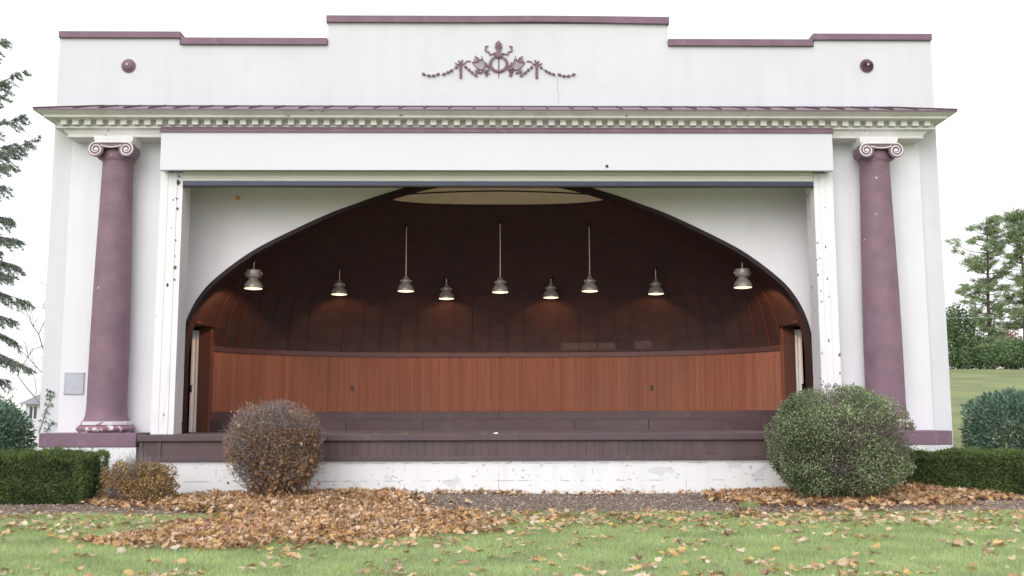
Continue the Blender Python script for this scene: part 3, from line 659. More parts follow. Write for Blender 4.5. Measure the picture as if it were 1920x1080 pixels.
# side doors
for s in (-1, 1):
    xi = plan(T0, 2)[0]; xo = xi+.27
    m = MB(); m.box(s*xi, s*xo, YD, YD+.06, 1.215, ZD); m.box(s*xi, s*(xo+.5), YP+.37, YD+.06, ZD+.002, ZD+.05); m.build('door_jamb', M['jamb'], B)
    m = MB()
    m.box(s*(xi-.07), s*(xi+.012), YD-.012, YD+.03, 1.215, ZD+.085)
    a = Vector((xi-.05, YD)); b = Vector((6.69, YP+.37))
    m.add([(s*a.x, a.y, ZD), (s*b.x, b.y, ZD), (s*b.x, b.y, ZD+.085), (s*a.x, a.y, ZD+.085), (s*(a.x+.06), a.y, ZD), (s*(b.x+.06), b.y, ZD), (s*(b.x+.06), b.y, ZD+.085), (s*(a.x+.06), a.y, ZD+.085)],
          [(0, 1, 2, 3), (4, 7, 6, 5), (0, 4, 5, 1), (3, 2, 6, 7), (0, 3, 7, 4)])
    m.build('door_casing', M['casing'], B)
    m = MB(); m.box(s*(xo+.002), s*(xo+.17), YD+.02, YD+.07, 1.215, ZD-.06); m.box(s*(xo+.03), s*(xo+.06), YD-.0, YD+.019, 1.215, ZD-.07); m.box(s*(xo+.12), s*(xo+.165), YD-.015, YD+.019, 1.215, ZD-.07)
    dr = m.build('side_door', M['white'], B, bevel=.006)
    m = MB(); zh = 2.2; m.lathe([(.015, -YD+.015), (.02, -YD+.03), (.03, -YD+.06), (.02, -YD+.08)], (s*(xo+.14), 0, zh), 14, 'y'); m.box(s*(xo+.12), s*(xo+.165), YD-.022, YD-.016, zh-.08, zh+.08); m.build('handle', M['dark'], dr, smooth=True)
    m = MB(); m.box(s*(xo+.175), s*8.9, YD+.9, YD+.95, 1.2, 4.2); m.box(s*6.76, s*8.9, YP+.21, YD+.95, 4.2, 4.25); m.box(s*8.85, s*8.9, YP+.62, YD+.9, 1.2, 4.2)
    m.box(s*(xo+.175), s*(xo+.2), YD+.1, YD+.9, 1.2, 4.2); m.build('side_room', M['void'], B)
# ------------------------------------------------------------------ pendant lamps
def lamp(px, pyb, D, big, label):
    x, z0 = P(px, pyb, D); y = D-21
    hit = shell_bvh.ray_cast(Vector((x, y, z0+.3)), Vector((0, 0, 1)))[0]
    zt = hit.z if hit else 6.5
    t = thing('pendant_lamp', label, 'lamp', (x, y, z0), 'pendant lamps over the stage')
    R = .205 if big else .196
    sp = [(R*.97, .0), (R, .004), (R*1.0, .03), (R*.93, .08), (R*.80, .13), (R*.62, .175), (R*.50, .20)]
    m = MB(); rings = []
    for r, h in sp: rings.append([(x+r*math.cos(2*PI*i/32), y+r*math.sin(2*PI*i/32), z0+h) for i in range(32)])
    for r, h in reversed(sp): rings.append([(x+(r-.008)*math.cos(2*PI*i/32), y+(r-.008)*math.sin(2*PI*i/32), z0+h) for i in range(32)])
    m.loft(rings+[rings[0]], True); m.build('shade', M['alu'], t, smooth=True)
    m = MB()
    if big: m.lathe([(R*.50, .195), (R*.55, .235), (R*.80, .245), (R*.82, .25), (R*.82, .40), (R*.78, .41), (.03, .42), (.02, .45)], (x, y, z0), 32)
    else: m.lathe([(R*.52, .196), (R*.56, .21), (R*.56, .255), (R*.45, .28), (R*.30, .32), (.025, .37), (.018, .40)], (x, y, z0), 32)
    for q in (-1, 1): m.lathe([(.006, -.03), (.016, -.02), (.016, .02), (.006, .03)], (x+q*R*(.87 if big else .6), y, z0+(.33 if big else .235)), 10)
    top = .44 if big else .40; m.build('housing', M['alu'], t, smooth=True)
    m = MB(); m.tube([(x, y, z0+top-.02), (x, y, zt)], .011, 8); m.build('rod', M['rod'], t)
    m = MB(); m.lathe([(.05, -.05), (.045, -.03), (.03, .0), (.03, .08)], (x, y, zt-.03), 16); m.build('ceiling_cup', M['dark'], t, smooth=True)
    m = MB(); m.lathe([(.02, -.022), (R*.6, -.016), (R*.95, -.004), (R*.95, .006)], (x, y, z0+.0), 32); m.build('lens', M['lens'], t, smooth=True)
    ld = bpy.data.lights.new('lamp_light', 'SPOT'); ld.energy = 170 if big else 50; ld.color = (1, .52, .24); ld.spot_size = math.radians(112); ld.spot_blend = .25; ld.shadow_soft_size = .12
    lo = bpy.data.objects.new('lamp_light', ld); COL.objects.link(lo); lo.parent = t; lo.location = (0, 0, -.03); lo.rotation_euler = (math.radians(42), 0, math.radians((50 if x < 0 else -50) if big else 0))   # spot tilted off the straight-hanging lamp so its pool lands on the shell
for a in ((475, 541, 22.45, 1, 'drum-topped pendant lamp hanging at the far left end of the stage'),
          (636, 552, 24.6, 0, 'short-stemmed bell lamp hanging second from the left'),
          (761, 546, 23.7, 0, 'long-stemmed bell lamp, leftmost of the three long stems'),
          (837, 560, 25.15, 0, 'short low-hanging bell lamp just left of the middle lamp'),
          (938, 548, 23.7, 0, 'long-stemmed bell lamp hanging in the middle of the stage'),
          (1033, 558, 25.15, 0, 'short low-hanging bell lamp just right of the middle lamp'),
          (1106, 546, 23.7, 0, 'long-stemmed bell lamp, rightmost of the three long stems'),
          (1230, 551, 24.6, 0, 'short-stemmed bell lamp hanging second from the right'),
          (1393, 539, 22.45, 1, 'drum-topped pendant lamp hanging at the far right end of the stage')): lamp(*a)
# outlets on the wainscot, plaque, leaf stuck to the wall, litter
for px, lb in ((660, 'dark electrical outlet on the beadboard behind the twiggy bush side'), (1222, 'dark electrical outlet on the beadboard toward the right door')):
    x, z = P(px, 728, 26.0); t = min(np.linspace(.5, 2.6, 4000), key=lambda t: abs(plan(t, 2.4, .0)[0]-x)); y = plan(t, 2.4, .012)[1]
    o = thing('electrical_outlet', lb, 'outlet', (x, y, z), 'outlets on the back wall')
    m = MB(); m.box(x-.04, x+.04, y-.02, y+.005, z-.062, z+.062); m.build('cover_plate', M['dark'], o, bevel=.006)
    m = MB(); m.box(x-.015, x+.015, y-.024, y-.02, z+.012, z+.04); m.box(x-.015, x+.015, y-.024, y-.02, z-.04, z-.012); m.build('socket', M['stage'], o)
x, z = P(139.5, 719, 20.9); o = thing('plaque', 'grey metal memorial plaque on the white wall beside the left column', 'plaque', (x, -.1, z-.23))
m = MB(); m.box(x-.20, x+.20, -.125, -.101, z-.225, z+.225); m.build('plate', M['plaque'], o, bevel=.008)
m = MB(); 
for s in (-1, 1): m.box(x-.185, x+.185, -.13, -.126, z+s*.2-.006, z+s*.2+.006); m.box(x+s*.185-.006, x+s*.185+.006, -.13, -.126, z-.2, z+.2)
m.build('raised_border', M['plaque'], o)
def flatleaf(name, label, x, y, z, size, upright, mt):
    v = []; a = random.uniform(0, 6)
    for lx, ly in LEAF: 
        rx, ry = (lx*math.cos(a)-ly*math.sin(a))*size/2, (lx*math.sin(a)+ly*math.cos(a))*size/2; h = .2*size*(lx*lx+ly*ly)*.5
        v.append((x+rx, y-h, z+ry) if upright else (x+rx, y+ry, z+h))
    m = MB(); k = len(LEAF); m.add(v, [(0, j, j % (k-1)+1) for j in range(1, k)]); o = m.build(name, mt, None, org=(x, y, z)); tag(o, label, 'leaf')
    md = o.modifiers.new('thick', 'SOLIDIFY'); md.thickness = .002; return o
x, z = P(446, 371, 21.98); flatleaf('dry_leaf', 'orange leaf stuck high on the white wall left of the arch', x, .985, z, .14, True, M['orangeleaf'])
x, z = P(930, 812, 20.1); m = MB()
m.loft([[(x-.05, -.95, 1.218), (x+.04, -.97, 1.218), (x+.05, -.90, 1.218), (x-.03, -.88, 1.218)], [(x-.045, -.945, 1.235), (x+.02, -.96, 1.25), (x+.045, -.905, 1.237), (x-.025, -.885, 1.245)]], True, True)
tag(m.build('paper_scrap', M['white'], None, org=(x, -.92, 1.218)), 'white paper scrap on the stage edge under the middle lamp', 'litter')
for px, D in ((760, 20.15), (905, 20.2), (966, 20.2), (703, 20.1)):
    x, _ = P(px, 810, D); o = flatleaf('dry_leaf', {760: 'dry leaf lying on the stage edge below the left long-stemmed lamp', 905: 'dry leaf on the stage edge just left of the white paper scrap', 966: 'dry leaf on the stage edge just right of the white paper scrap', 703: 'dry leaf lying on the stage edge nearest the twiggy bush'}[px], x, D-21, 1.222, .10, False, M['orangeleaf'] if px != 966 else M['plaque'])
# ivy
def ivy():
    pts = [P(a, b, 20.98) for a, b in ((72, 812), (80, 790), (84, 775), (88, 765), (92, 757), (94, 742), (94, 735))]; pts2 = [P(a, b, 20.98) for a, b in ((86, 808), (92, 800), (98, 794), (101, 790))]
    root = thing('ivy', 'thin green ivy vine climbing the left corner of the white wall', 'vine', (pts[0][0], -.02, pts[0][1])); m = MB(); C = []
    for q in (pts, pts2):
        m.tube([(x, -.015, z) for x, z in q], .006, 5)
        for (xa, za), (xb_, zb_) in zip(q[:-1], q[1:]):
            for k in range(7): t = random.random(); C.append((xa+(xb_-xa)*t+random.uniform(-.07, .07), -.02-random.random()*.03, za+(zb_-za)*t+random.uniform(-.03, .03)))
    for k in range(16): C.append((pts[-1][0]+random.uniform(-.08, .08), -.03, pts[-1][1]+random.uniform(-.12, .03)))
    m.build('stem', M['bark'], root); C = np.array(C); d = rdir(len(C)); d[:, 1] *= .3
    V, F = cards(C, d, .055, .045); nmesh('leaves', V, [F], M['rhodo'], root)
ivy()
# ------------------------------------------------------------------ bushes and hedges
def shellpts(n, c, r, lo=.72, flat=.0, seed=0, lump=.07, floor=None):
    d = rdir(n); rr = lo+(1-lo)*rng.random(n)**.6; w = 1+lump*snoise(d, 3.1, seed)+lump*.5*snoise(d, 7, seed+1)
    sup = (np.abs(d)**2.6).sum(1)**(-1/2.6)     # slightly boxy dome
    p = np.array(c)+d*np.array(r)*(rr*w*sup)[:, None]*.95
    if floor is not None: k = p[:, 2] > floor+.02; p = p[k]; d = d[k]
    return p, d
def big_bush():
    x0, x1 = P(1444, 830, 18.3)[0], P(1704, 830, 18.3)[0]; cx = (x0+x1)/2; y = -2.65; zg = float(g(cx, y)); top = P(1575, 728, 18.3)[1]
    root = thing('round_bush', 'large rounded green bush before the right end of the stage', 'bush', (cx, y, zg)); cz = (top+zg)/2+.02; r = ((x1-x0)/2, 1.15, (top-zg)/2+.04)
    p, d = shellpts(95000, (cx, y, cz), r, .62, seed=21, floor=zg, lump=.12)
    hole = np.exp(-(((p[:, 0]-cx+.1)/.50)**2+((p[:, 2]-cz-.05)/.28)**2))*(p[:, 1] < y)     # a bare patch facing the lawn
    thin = sstep(.0, 1, (p[:, 0]-cx)/1.2+(p[:, 2]-cz)/1.3)*.45
    nz = snoise(p, 3.4, 9); k = rng.random(len(p)) > np.clip(hole*.8+thin*.8+.45*(nz > .12)+.25*(nz > .4), 0, .97); p = p[k]; d = d[k]
    V, F = cards(p, unit(d*.25+rdir(len(p))+np.array([0, 0, .1])), rng.uniform(.025, .046, len(p)), rng.uniform(.02, .034, len(p)), .25)
    nmesh('leaves', V, [F], M['boxleaf'], root)
    n = 4200; d = rdir(n); d = d[d[:, 2] > -.75]; n = len(d); q0 = np.array((cx, y, cz-.2))+d*np.array(r)*rng.uniform(.35, .75, n)[:, None]; q1 = np.array((cx, y, cz))+unit(d+rdir(n)*.4)*np.array(r)*rng.uniform(.86, 1.02, n)[:, None]
    q1[:, 2] = np.maximum(q1[:, 2], zg+.05); q0[:, 2] = np.maximum(q0[:, 2], zg+.02)
    V1, F1 = twigs(q0, q1, rng.uniform(.003, .0065, n)); 
    b0 = np.array((cx, y, zg))+np.stack([rng.normal(size=60)*.18, rng.normal(size=60)*.18, np.zeros(60)], 1); dd = rdir(60); dd[:, 2] = np.abs(dd[:, 2])+.3
    V2, F2 = twigs(b0, np.array((cx, y, zg+.4))+unit(dd)*np.array(r)*.75, .016)
    Vv, Ff, mi = joinm([(V1, F1, 0), (V2, F2, 0)]); nmesh('twigs', Vv, Ff, M['twig'], root)
big_bush()
def twiggy_bush():
    x0, x1 = P(424, 830, 18.9)[0], P(603, 830, 18.9)[0]; cx = (x0+x1)/2; y = -2.1; x0 -= .04; x1 += .05; zg = float(g(cx, y)); top = P(512, 745, 18.9)[1]
    root = thing('twiggy_bush', 'rounded half-bare grey brown bush before the left end of the stage', 'bush', (cx, y, zg)); cz = (top+zg)/2+.06; r = ((x1-x0)/2, .85, (top-zg)/2-.05)
    n = 4800; d = rdir(n); d = d[(d[:, 2] > -.8) & ~((d[:, 0] < -.2) & (d[:, 2] < -.25) & (rng.random(n) < .8))]; n = len(d)
    sup = (np.abs(d)**2.8).sum(1)**(-1/2.8)*.93
    q1 = np.array((cx, y, cz))+d*sup[:, None]*np.array(r)*(.72+.34*rng.random(n)**.8)[:, None]*(1+.10*snoise(d, 4, 3))[:, None]
    q0 = np.array((cx, y, cz-.25))+unit(d+rdir(n)*.75)*np.array(r)*rng.uniform(.35, .85, n)[:, None]; q0[:, 2] = np.maximum(q0[:, 2], zg+.02)
    V1, F1 = twigs(q0, q1, rng.uniform(.0035, .0065, n), .14)
    nb = 90; b0 = np.array((cx, y, zg))+np.stack([rng.normal(size=nb)*.25, rng.normal(size=nb)*.2, np.zeros(nb)], 1); dd = rdir(nb); dd[:, 2] = np.abs(dd[:, 2])+.35
    V2, F2 = twigs(b0, np.array((cx, y, zg+.45))+unit(dd)*np.array(r)*.8, .013, .05)
    Vv, Ff, mi = joinm([(V1, F1, 0), (V2, F2, 0)]); nmesh('twigs', Vv, Ff, M['twig'], root)
    p, d = shellpts(42000, (cx, y, cz), np.array(r)*.98, .35, seed=5, floor=zg)
    fx_ = (p[:, 0]-cx)/r[0]; fz = (p[:, 2]-cz)/r[2]
    keep = .14+.45*np.exp(-((fz+.1)/.5)**2)+.55*sstep(-.1, .7, fx_)*(fz < .35)+.8*sstep(.1, -.5, fx_*.3+fz)*(fx_ > -.35); keep *= (.65+.6*snoise(p, 4.5, 2)); keep[(fx_ < -.25) & (fz < -.30) & (fz > -.8)] *= .10
    keep += .5*sstep(-.72, -.9, fz)
    k = rng.random(len(p)) < keep*1.15; p = p[k]
    V, F = cards(p, unit(rdir(len(p))+np.array([0, 0, -.2])), rng.uniform(.035, .075, len(p)), rng.uniform(.012, .028, len(p)), .4)
    nmesh('leaves', V, [F], M['deadleaf'], root)
    # maple leaves caught in the branches
    ps = []
    for px, py in ((433, 772), (446, 771), (489, 746), (462, 753), (548, 778), (552, 782), (470, 800), (495, 815), (556, 832)): xx, z_ = P(px, py, 18.9-.55); ps.append((xx, y-.55, z_))
    for k in range(260):
        fx_ = random.gauss(.40, .36); fz = random.gauss(-.68, .30)+.5*max(0, fx_-.35); 
        if random.random() < .12: fx_ = random.uniform(-.8, .9); fz = random.uniform(-.9, .7)
        if abs(fx_) > .98 or abs(fx_)**3+abs(fz)**3 > 1.15: continue
        yy = y-r[1]*math.sqrt(max(0.02, 1-min(1, fx_*fx_*.9+fz*fz*.35)))*random.uniform(.75, 1.02)
        ps.append((cx+fx_*r[0], yy, cz+fz*r[2]*1.02-.05*(1-fz)))
    ps = np.array(ps); ps = ps[ps[:, 2] > zg+.08]
    o = maple(ps, rng.uniform(.04, .115, len(ps)), 2.2, 'caught_leaves', M['caught'], '', .5)
    for q in ('label', 'category', 'kind'):
        if q in o: del o[q]
    o.parent = root; o.location = -Vector(root.location); 
twiggy_bush()
def yellow_shrub():
    x0, x1 = P(178, 900, 18.3)[0], P(326, 900, 18.3)[0]; cx = (x0+x1)/2; y = -2.55; zg = float(g(cx, y)); top = P(250, 855, 18.3)[1]
    root = thing('yellow_shrub', 'small yellow brown shrub between the left hedge and the stage foundation', 'shrub', (cx, y, zg)); cz = zg+(top-zg)*.42; r = ((x1-x0)/2*.95, .5, (top-zg)*.52)
    p, d = shellpts(17000, (cx, y, cz), r, .3, seed=31, floor=zg, lump=.25)
    k = snoise(p, 6, 77) > -.25; p = p[k]; d = d[k]
    V, F = cards(p, unit(d+rdir(len(p))), rng.uniform(.03, .06, len(p)), rng.uniform(.018, .034, len(p)), .25); nmesh('leaves', V, [F], M['yellowleaf'], root)
    n = 1100; dd = rdir(n); dd[:, 2] = np.abs(dd[:, 2])*1.2+.1; dd = unit(dd); V, F = twigs(np.array((cx, y, zg))+rng.normal(size=(n, 3))*np.array([.22, .15, .0]), np.array((cx, y, zg+.1))+dd*np.array([r[0]*1.05, .5, (top-zg)*1.0])*rng.uniform(.7, 1.05, n)[:, None], .0035)
    nmesh('twigs', V, [F], M['twig'], root)
yellow_shrub()
def hedge(x0, x1, y0, y1, top, label, n):
    cx, cy = (x0+x1)/2, (y0+y1)/2; zg = float(g(cx, cy)); root = thing('hedge', label, 'hedge', (cx, cy, zg)); zb = zg+.02
    def surf(n):
        A = [(y1-y0)*(x1-x0), (x1-x0)*(top-zb), (y1-y0)*(top-zb)]; w = np.array([A[0], A[1], A[1]*.5, A[2], A[2]]); f = rng.choice(5, n, p=w/w.sum()); u = rng.random(n); v = rng.random(n)
        p = np.zeros((n, 3)); d = np.zeros((n, 3))
        for k, (s, nn) in enumerate((((0, 0, 1), 0), ((0, -1, 0), 1), ((0, 1, 0), 1), ((-1, 0, 0), 2), ((1, 0, 0), 2))):
            q = f == k; d[q] = s
            if k == 0: p[q] = np.stack([x0+(x1-x0)*u[q], y0+(y1-y0)*v[q], np.full(q.sum(), top)], 1)
            elif k < 3: p[q] = np.stack([x0+(x1-x0)*u[q], np.full(q.sum(), y0 if k == 1 else y1), zb+(top-zb)*v[q]], 1)
            else: p[q] = np.stack([np.full(q.sum(), x0 if k == 3 else x1), y0+(y1-y0)*u[q], zb+(top-zb)*v[q]], 1)
        h = .10; c = np.clip(p, [x0+h, y0+h, -1], [x1-h, y1-h, top-h]); e = p-c; L = np.linalg.norm(e, axis=1, keepdims=True); p = np.where(L > 1e-6, c+e/np.maximum(L, 1e-6)*np.minimum(L, h), p)
        return p, d
    n = int(n*1.0); p, d = surf(n); b = snoise(p, 3.0, 41)*.085+snoise(p, 9, 42)*.07+.10*(rng.random(len(p)) > .985); p = p+d*(b-.05-.06*rng.random(n)**2)[:, None]
    V, F = cards(p, unit(d*.9+rdir(n)*.8+np.array([0, 0, .35])), rng.uniform(.04, .085, n), rng.uniform(.008, .016, n), .2); nmesh('needles', V, [F], M['yew'], root)
    m = MB(); m.box(x0+.13, x1-.13, y0+.13, y1-.13, zb-.05, top-.13); m.build('shade_core', M['yewshade'], root)  # added solid dark box that stops the view through; no branches modelled
hx = P(196, 900, 19.0)[0]
hedge(-12.2, hx, -3.0, -1.75, P(60, 851, 18.1)[1], 'dark clipped yew hedge along the left of the planting bed', 75000)
hedge(P(1697, 900, 19.3)[0], 14.6, -1.7, -1.03, P(1830, 846, 19.35)[1], 'dark clipped yew hedge to the right of the big green bush', 85000)
def glossy(c, r, label, seed, n=9000):
    zg = float(g(c[0], c[1])); root = thing('evergreen_shrub', label, 'shrub', (c[0], c[1], zg))
    p, d = shellpts(n, c, r, .55, seed=seed, lump=.16, floor=zg); V, F = cards(p, unit(d+rdir(len(p))*.7+np.array([0, 0, .1])), rng.uniform(.07, .13, len(p)), rng.uniform(.028, .045, len(p)), .2); nmesh('leaves', V, [F], M['rhodo'], root)
    nb = 40; dd = rdir(nb); dd[:, 2] = np.abs(dd[:, 2])+.4; V, F = twigs(np.array((c[0], c[1], zg))+rng.normal(size=(nb, 3))*np.array([.2, .2, 0]), np.array((c[0], c[1], zg+.2))+unit(dd)*np.array(r)*.9, .012); nmesh('stems', V, [F], M['bark'], root)
glossy((-11.35, 1.6, .95), (1.15, 1.0, .98), 'glossy green shrub beyond the left hedge at the building corner', 51, 16000)
glossy((11.25, 1.4, .95), (.98, .9, 1.12), 'bluish evergreen shrub behind the right hedge touching the wall', 52, 17000)
glossy((12.75, 1.7, .85), (1.0, .9, .95), 'bluish evergreen shrub behind the right hedge at the frame edge', 53, 17000)
for px, py, lb in ((1404, 950, 'small grass tuft in the mulch left of the big green bush'), (1752, 940, 'small grass tuft in the leaves before the right hedge')):
    D = 1.55*1920/(py-781)*.985; x, _ = P(px, py, D); y = D-21; n = 260; b = np.array((x, y, float(g(x, y))+.01))+rng.normal(size=(n, 3))*np.array([.07, .05, 0]); d = rdir(n); d[:, 2] = np.abs(d[:, 2])+.8
    V, F = cards(b, d, rng.uniform(.07, .16, n), .009); tag(nmesh('grass_tuft', V, [F], M['grass'], None, org=(x, y, float(g(x, y)))), lb, 'grass tuft')
# ------------------------------------------------------------------ trees
def pine(px, pyt, pyb, D, seed, label, first=.16, wide=1.95, lean=0, limb=False):
    r_ = random.Random(seed); x, zt = P(px, pyt, D); y = D-21; zg = float(g(x, y)); H = zt-zg; root = thing('pine_tree', label, 'tree', (x, y, zg), 'pines on the field ridge')
    m = MB(); tr = [(x+lean*t*t+.15*math.sin(t*5+seed), y, zg-.2+(H+.1)*t) for t in [k/12 for k in range(13)]]; m.tube(tr, [.20*(1-k/12)+.03 for k in range(13)], 8)
    C = []; Dr = []; Ln = []
    def at(t): k = min(11, int(t*12)); f_ = t*12-k; return Vector(tr[k]).lerp(Vector(tr[k+1]), f_)
    t = first
    while t < .985:
        for b in range(r_.randint(3, 5)):
            a = r_.uniform(0, 6.283); L = wide*(.35+.65*math.sin(min(1, (1-t)*1.6+.12)*PI*.5))*r_.uniform(.45, 1.15)
            if t < .38: L *= r_.uniform(.3, .9)
            if limb and .70 < t < .80 and b == 0: a = PI+r_.uniform(-.2, .2); L = 2.9
            p0 = at(t); up = r_.uniform(.0, .35)+.3*t; tip = p0+Vector((math.cos(a)*L, math.sin(a)*L, L*up)); mid = (p0+tip)/2+Vector((0, 0, -.1*L))
            m.tube([p0, mid, tip], [.05, .03, .01], 5)
            for k in range(r_.randint(5, 9)):
                s = r_.uniform(.35, 1.05); q = p0.lerp(tip, s)+Vector((r_.gauss(0, .22), r_.gauss(0, .22), r_.gauss(0, .13))) 
                for c in range(26): C.append(tuple(q+Vector((r_.gauss(0, .13), r_.gauss(0, .13), r_.gauss(0, .07))))); Dr.append((math.cos(a)+r_.gauss(0, .8), math.sin(a)+r_.gauss(0, .8), .5+r_.gauss(0, .5))); Ln.append(r_.uniform(.22, .45))
        t += r_.uniform(.022, .045)
    m.build('trunk', M['bark'], root); V, F = cards(np.array(C), np.array(Dr), np.array(Ln), .06); nmesh('crown', V, [F], M['pine'], root)
pine(1846, 411, 692, 86, 3, 'tall pine with an open crown, nearest the bandshell on the ridge', limb=True)
pine(1908, 400, 692, 84, 5, 'tall pine at the right edge of the photo on the ridge', .28)
def crown_tree(name, px, pyt, D, rx, label, mt, seed, n=5000, size=.28, base=0., trunk=.12, lump=.3):
    x, zt = P(px, pyt, D); y = D-21; zg = float(g(x, y)); H = zt-zg; root = thing(name, label, 'tree', (x, y, zg))
    cz = zg+base+(H-base)*.5; p, d = shellpts(n, (x, y, cz), (rx, rx, (H-base)*.52), .3, seed=seed, lump=lump, floor=zg); k = snoise(p, 1.6, seed)+.6*snoise(p, 4, seed+2) > -.45; p = p[k]; d = d[k]
    V, F = cards(p, unit(d*.4+rdir(len(p))), size*rng.uniform(.6, 1.2, len(p)), size*.5, .2); nmesh('crown', V, [F], mt, root)
    m = MB(); m.tube([(x, y, zg-.2), (x+.1, y, zg+H*.5), (x, y, zg+H*.9)], [trunk, trunk*.7, .02], 7)
    for k in range(14): a = random.uniform(0, 6.28); h = random.uniform(.25, .7); m.tube([(x, y, zg+H*h), (x+math.cos(a)*rx*.7, y+math.sin(a)*rx*.7, zg+H*(h+.15))], [trunk*.4, .01], 5)
    m.build('trunk', M['bark'], root)
crown_tree('evergreen_tree', 1790, 575, 90, 1.9, 'dense green tree on the ridge close beside the building edge', M['broad'], 61, 9000, .26, lump=.2)
crown_tree('evergreen_tree', 1832, 628, 88, 2.0, 'low round green tree below the open pine', M['broad'], 62, 6000, .24, lump=.2)
crown_tree('evergreen_tree', 1903, 636, 82, 2.4, 'broad low dark green tree before the right pine', M['broad'], 63, 8000, .24, lump=.2)
crown_tree('rust_shrub', 1888, 612, 95, 1.6, 'rust red autumn shrub glowing between the two pines', M['rust'], 64, 2200, .24)
def bare_tree(px, D, H, label, seed, name='bare_tree'):
    r_ = random.Random(seed); x = P(px, 700, D)[0]; y = D-21; zg = float(g(x, y)); root = thing(name, label, 'tree', (x, y, zg)); m = MB(); tw = MB()
    def grow(p, d, L, r, lv):
        q = [p]; dd = d.copy()
        for k in range(4): dd = (dd+Vector((r_.gauss(0, .13), r_.gauss(0, .13), .05))).normalized(); q.append(q[-1]+dd*L/4)
        (m if lv < 2 else tw).tube(q, [r*(1-.13*k) for k in range(5)], 6 if lv < 2 else 4)
        if lv >= 4: return
        for k in range(r_.randint(3, 5)):
            i = r_.randint(1, 4); ax = Vector((r_.gauss(0, 1), r_.gauss(0, 1), r_.gauss(0, .55))).normalized(); grow(q[i], (dd*.75+ax*.75).normalized(), L*r_.uniform(.5, .72), r*.5, lv+1)
    grow(Vector((x, y, zg-.1)), Vector((0, 0, 1)), H*.42, .07, 0)
    m.build('trunk', M['twig'], root); tw.build('branches', M['twig'], root)
bare_tree(104, 36, 8.5, 'leafless tree with thin twigs behind the left wall', 4)
bare_tree(1766, 98, 12, 'leafless grey tree rising behind the right wall', 9)
def spruce():
    x, y = -14.6, 4.2; zg = float(g(x, y)); r_ = random.Random(12); root = thing('spruce_tree', 'tall dark spruce reaching in from the left edge', 'tree', (x, y, zg)); m = MB(); H = 17
    m.tube([(x, y, zg-.2), (x, y, zg+H*.5), (x, y, zg+H)], [.33, .2, .02], 10); C = []; Dr = []; Ln = []
    def branch(z0, tip, sag):
        p0 = Vector((x, y, z0)); n = 10; pts = []
        for k in range(n+1): t = k/n; p = p0.lerp(tip, t); p.z -= sag*math.sin(PI*t)*.5; pts.append(p)
        m.tube(pts, [.045*(1-k/n)+.006 for k in range(n+1)], 5); ax = (tip-p0).normalized(); side = ax.cross(Vector((0, 0, 1))).normalized(); L = (tip-p0).length
        for k in range(int(L*22)):
            t = r_.uniform(.25, 1); i = min(n-1, int(t*n)); b = pts[i].lerp(pts[i+1], t*n-i); sg = r_.choice((-1, 1)); l = (.26+.50*(1-t))*r_.uniform(.5, 1.2)
            e = b+side*sg*l*r_.uniform(.3, 1)+ax*l*.6+Vector((0, 0, -l*r_.uniform(.15, .9)))
            m.tube([b, e], [.008, .003], 3)
            for q in range(int(30+l*75)): s = r_.random(); c = b.lerp(e, s); C.append(tuple(c)); dv = (e-b).normalized(); Dr.append(tuple(dv*.8+Vector((r_.gauss(0, .55), r_.gauss(0, .55), r_.gauss(0, .55))))); Ln.append(r_.uniform(.05, .105))
    z = 1.2
    while z < H-.5:
        for k in range(4):
            a = r_.uniform(0, 6.283); L = 3.0*(1-(z/H)**1.6)*r_.uniform(.6, 1)+.25
            if abs(math.cos(a)) > .2 and math.cos(a) > 0: L *= .80
            branch(zg+z, Vector((x+math.cos(a)*L, y+math.sin(a)*L, zg+z+L*(-.25+.55*z/H))), .3)
        z += r_.uniform(.32, .5)
    for px, py, dy, rise in ((12, 72, 0, -1.1), (43, 135, .2, -1.0), (14, 175, -.3, -.6), (40, 218, .3, -.9), (75, 255, 0, -1.3), (34, 268, .4, -.5), (22, 310, -.3, .2), (10, 350, 0, .3), (20, 410, .2, .3), (32, 450, -.2, .5), (36, 500, .3, .7), (28, 520, -.4, .9), (48, 565, .1, .9), (22, 600, .3, .8), (30, 640, -.2, 1.1), (52, 690, 0, 1.4), (20, 680, .3, 1.1)):
        yy = y+dy-.5; tx, tz = P(px, py, yy+21); branch(tz+rise, Vector((tx, yy, tz)), .15 if rise < 0 else -.1)
    m.build('trunk', M['bark'], root); V, F = cards(np.array(C), np.array(Dr), np.array(Ln), .02); nmesh('crown', V, [F], M['conifer'], root)
spruce()
crown_tree('round_shrub', 8, 742, 40, .9, 'dark small tree seen over the left shrub', M['broad'], 71, 2500, .14)
crown_tree('rust_shrub', 21, 730, 46, .5, 'small rust tinted bush over the left shrub', M['rust'], 72, 900, .12)
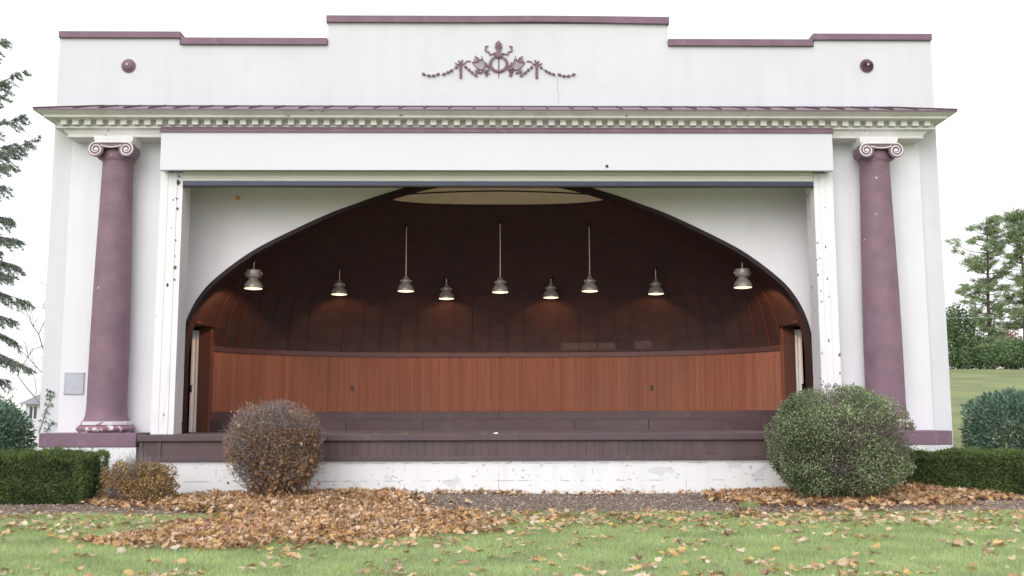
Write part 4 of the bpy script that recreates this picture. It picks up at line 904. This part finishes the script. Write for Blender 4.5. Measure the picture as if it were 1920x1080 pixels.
# house far left
def house():
    D = 70; xr = P(150, 750, D)[0]; xl = P(38, 750, D)[0]; y = D-21; zg = float(g((xl+xr)/2, y))-.1; ze = P(60, 758, D)[1]; zr = P(60, 732, D+3)[1]+.2
    root = thing('house', 'distant white house with grey roof seen past the left wall', 'house', ((xl+xr)/2, y, zg)); m = MB(); m.box(xl+.4, xr, y, y+6, zg, ze); w = m.build('wall', M['stucco'], root)
    m = MB(); m.add([(xl, y-.4, ze), (xr+.3, y-.4, ze), (xr+.3, y+3, zr), (xl+1.0, y+3, zr), (xl, y+6.4, ze), (xr+.3, y+6.4, ze)], [(0, 1, 2, 3), (3, 2, 5, 4), (0, 3, 4), (1, 5, 2), (0, 4, 5, 1)]); m.build('roof', M['houseroof'], root)
    for a in (58, 66):
        xx = P(a, 768, D)[0]; m = MB(); m.box(xx-.07, xx+.10, y-.03, y-.002, ze-.95, ze-.15); m.build('window', M['bar'], root)
house()
# overhead cable from a pole behind the building to the ridge trees
x0, z0 = P(1560, 596, 84); x1, z1 = P(1908, 594, 84); zg = float(g(x0, 63))
o = thing('overhead_cable', 'thin pale cable crossing before the ridge trees beside the right wall', 'cable', (x0, 63, zg)); m = MB(); m.tube([(x0, 63, zg-.2), (x0, 63, z0+.6)], [.14, .1], 8); m.build('post', M['bark'], o)
m = MB(); m.tube([(x0+(x1-x0)*k/8, 63, z0+(z1-z0)*k/8-.08*math.sin(PI*k/8)) for k in range(9)], .015, 5); m.build('cable', M['plaque'], o)
# ------------------------------------------------------------------ light
EL, AZ = math.radians(31), math.radians(200)      # the sun is behind the overcast, over the camera's left shoulder
w = bpy.data.worlds.new('World'); S.world = w; w.use_nodes = True; nt = w.node_tree; N = nt.nodes; L = nt.links
sky = N.new('ShaderNodeTexSky'); sky.sky_type = 'NISHITA'; sky.sun_disc = False; sky.sun_elevation = EL; sky.sun_rotation = AZ; sky.dust_density = 4; sky.air_density = 1
hs = N.new('ShaderNodeHueSaturation'); hs.inputs['Saturation'].default_value = .18; L.new(sky.outputs[0], hs.inputs['Color'])
mx = N.new('ShaderNodeMix'); mx.data_type = 'RGBA'; mx.inputs['Factor'].default_value = .72; L.new(hs.outputs[0], mx.inputs['A']); mx.inputs['B'].default_value = (15.2, 15.3, 15.9, 1)
bg = N['Background']; L.new(mx.outputs['Result'], bg.inputs['Color']); bg.inputs['Strength'].default_value = .104
sl = bpy.data.lights.new('sun', 'SUN'); sl.energy = 1.3; sl.angle = math.radians(50); sl.color = (1, .97, .93); so = bpy.data.objects.new('sun', sl); COL.objects.link(so)
sd = Vector((math.sin(AZ)*math.cos(EL), math.cos(AZ)*math.cos(EL), math.sin(EL))); so.rotation_euler = sd.to_track_quat('Z', 'Y').to_euler(); so.location = sd*60
S.view_settings.view_transform = 'Standard'; S.view_settings.look = 'None'; S.view_settings.exposure = 0; S.view_settings.gamma = 1
S.cycles.max_bounces = 6
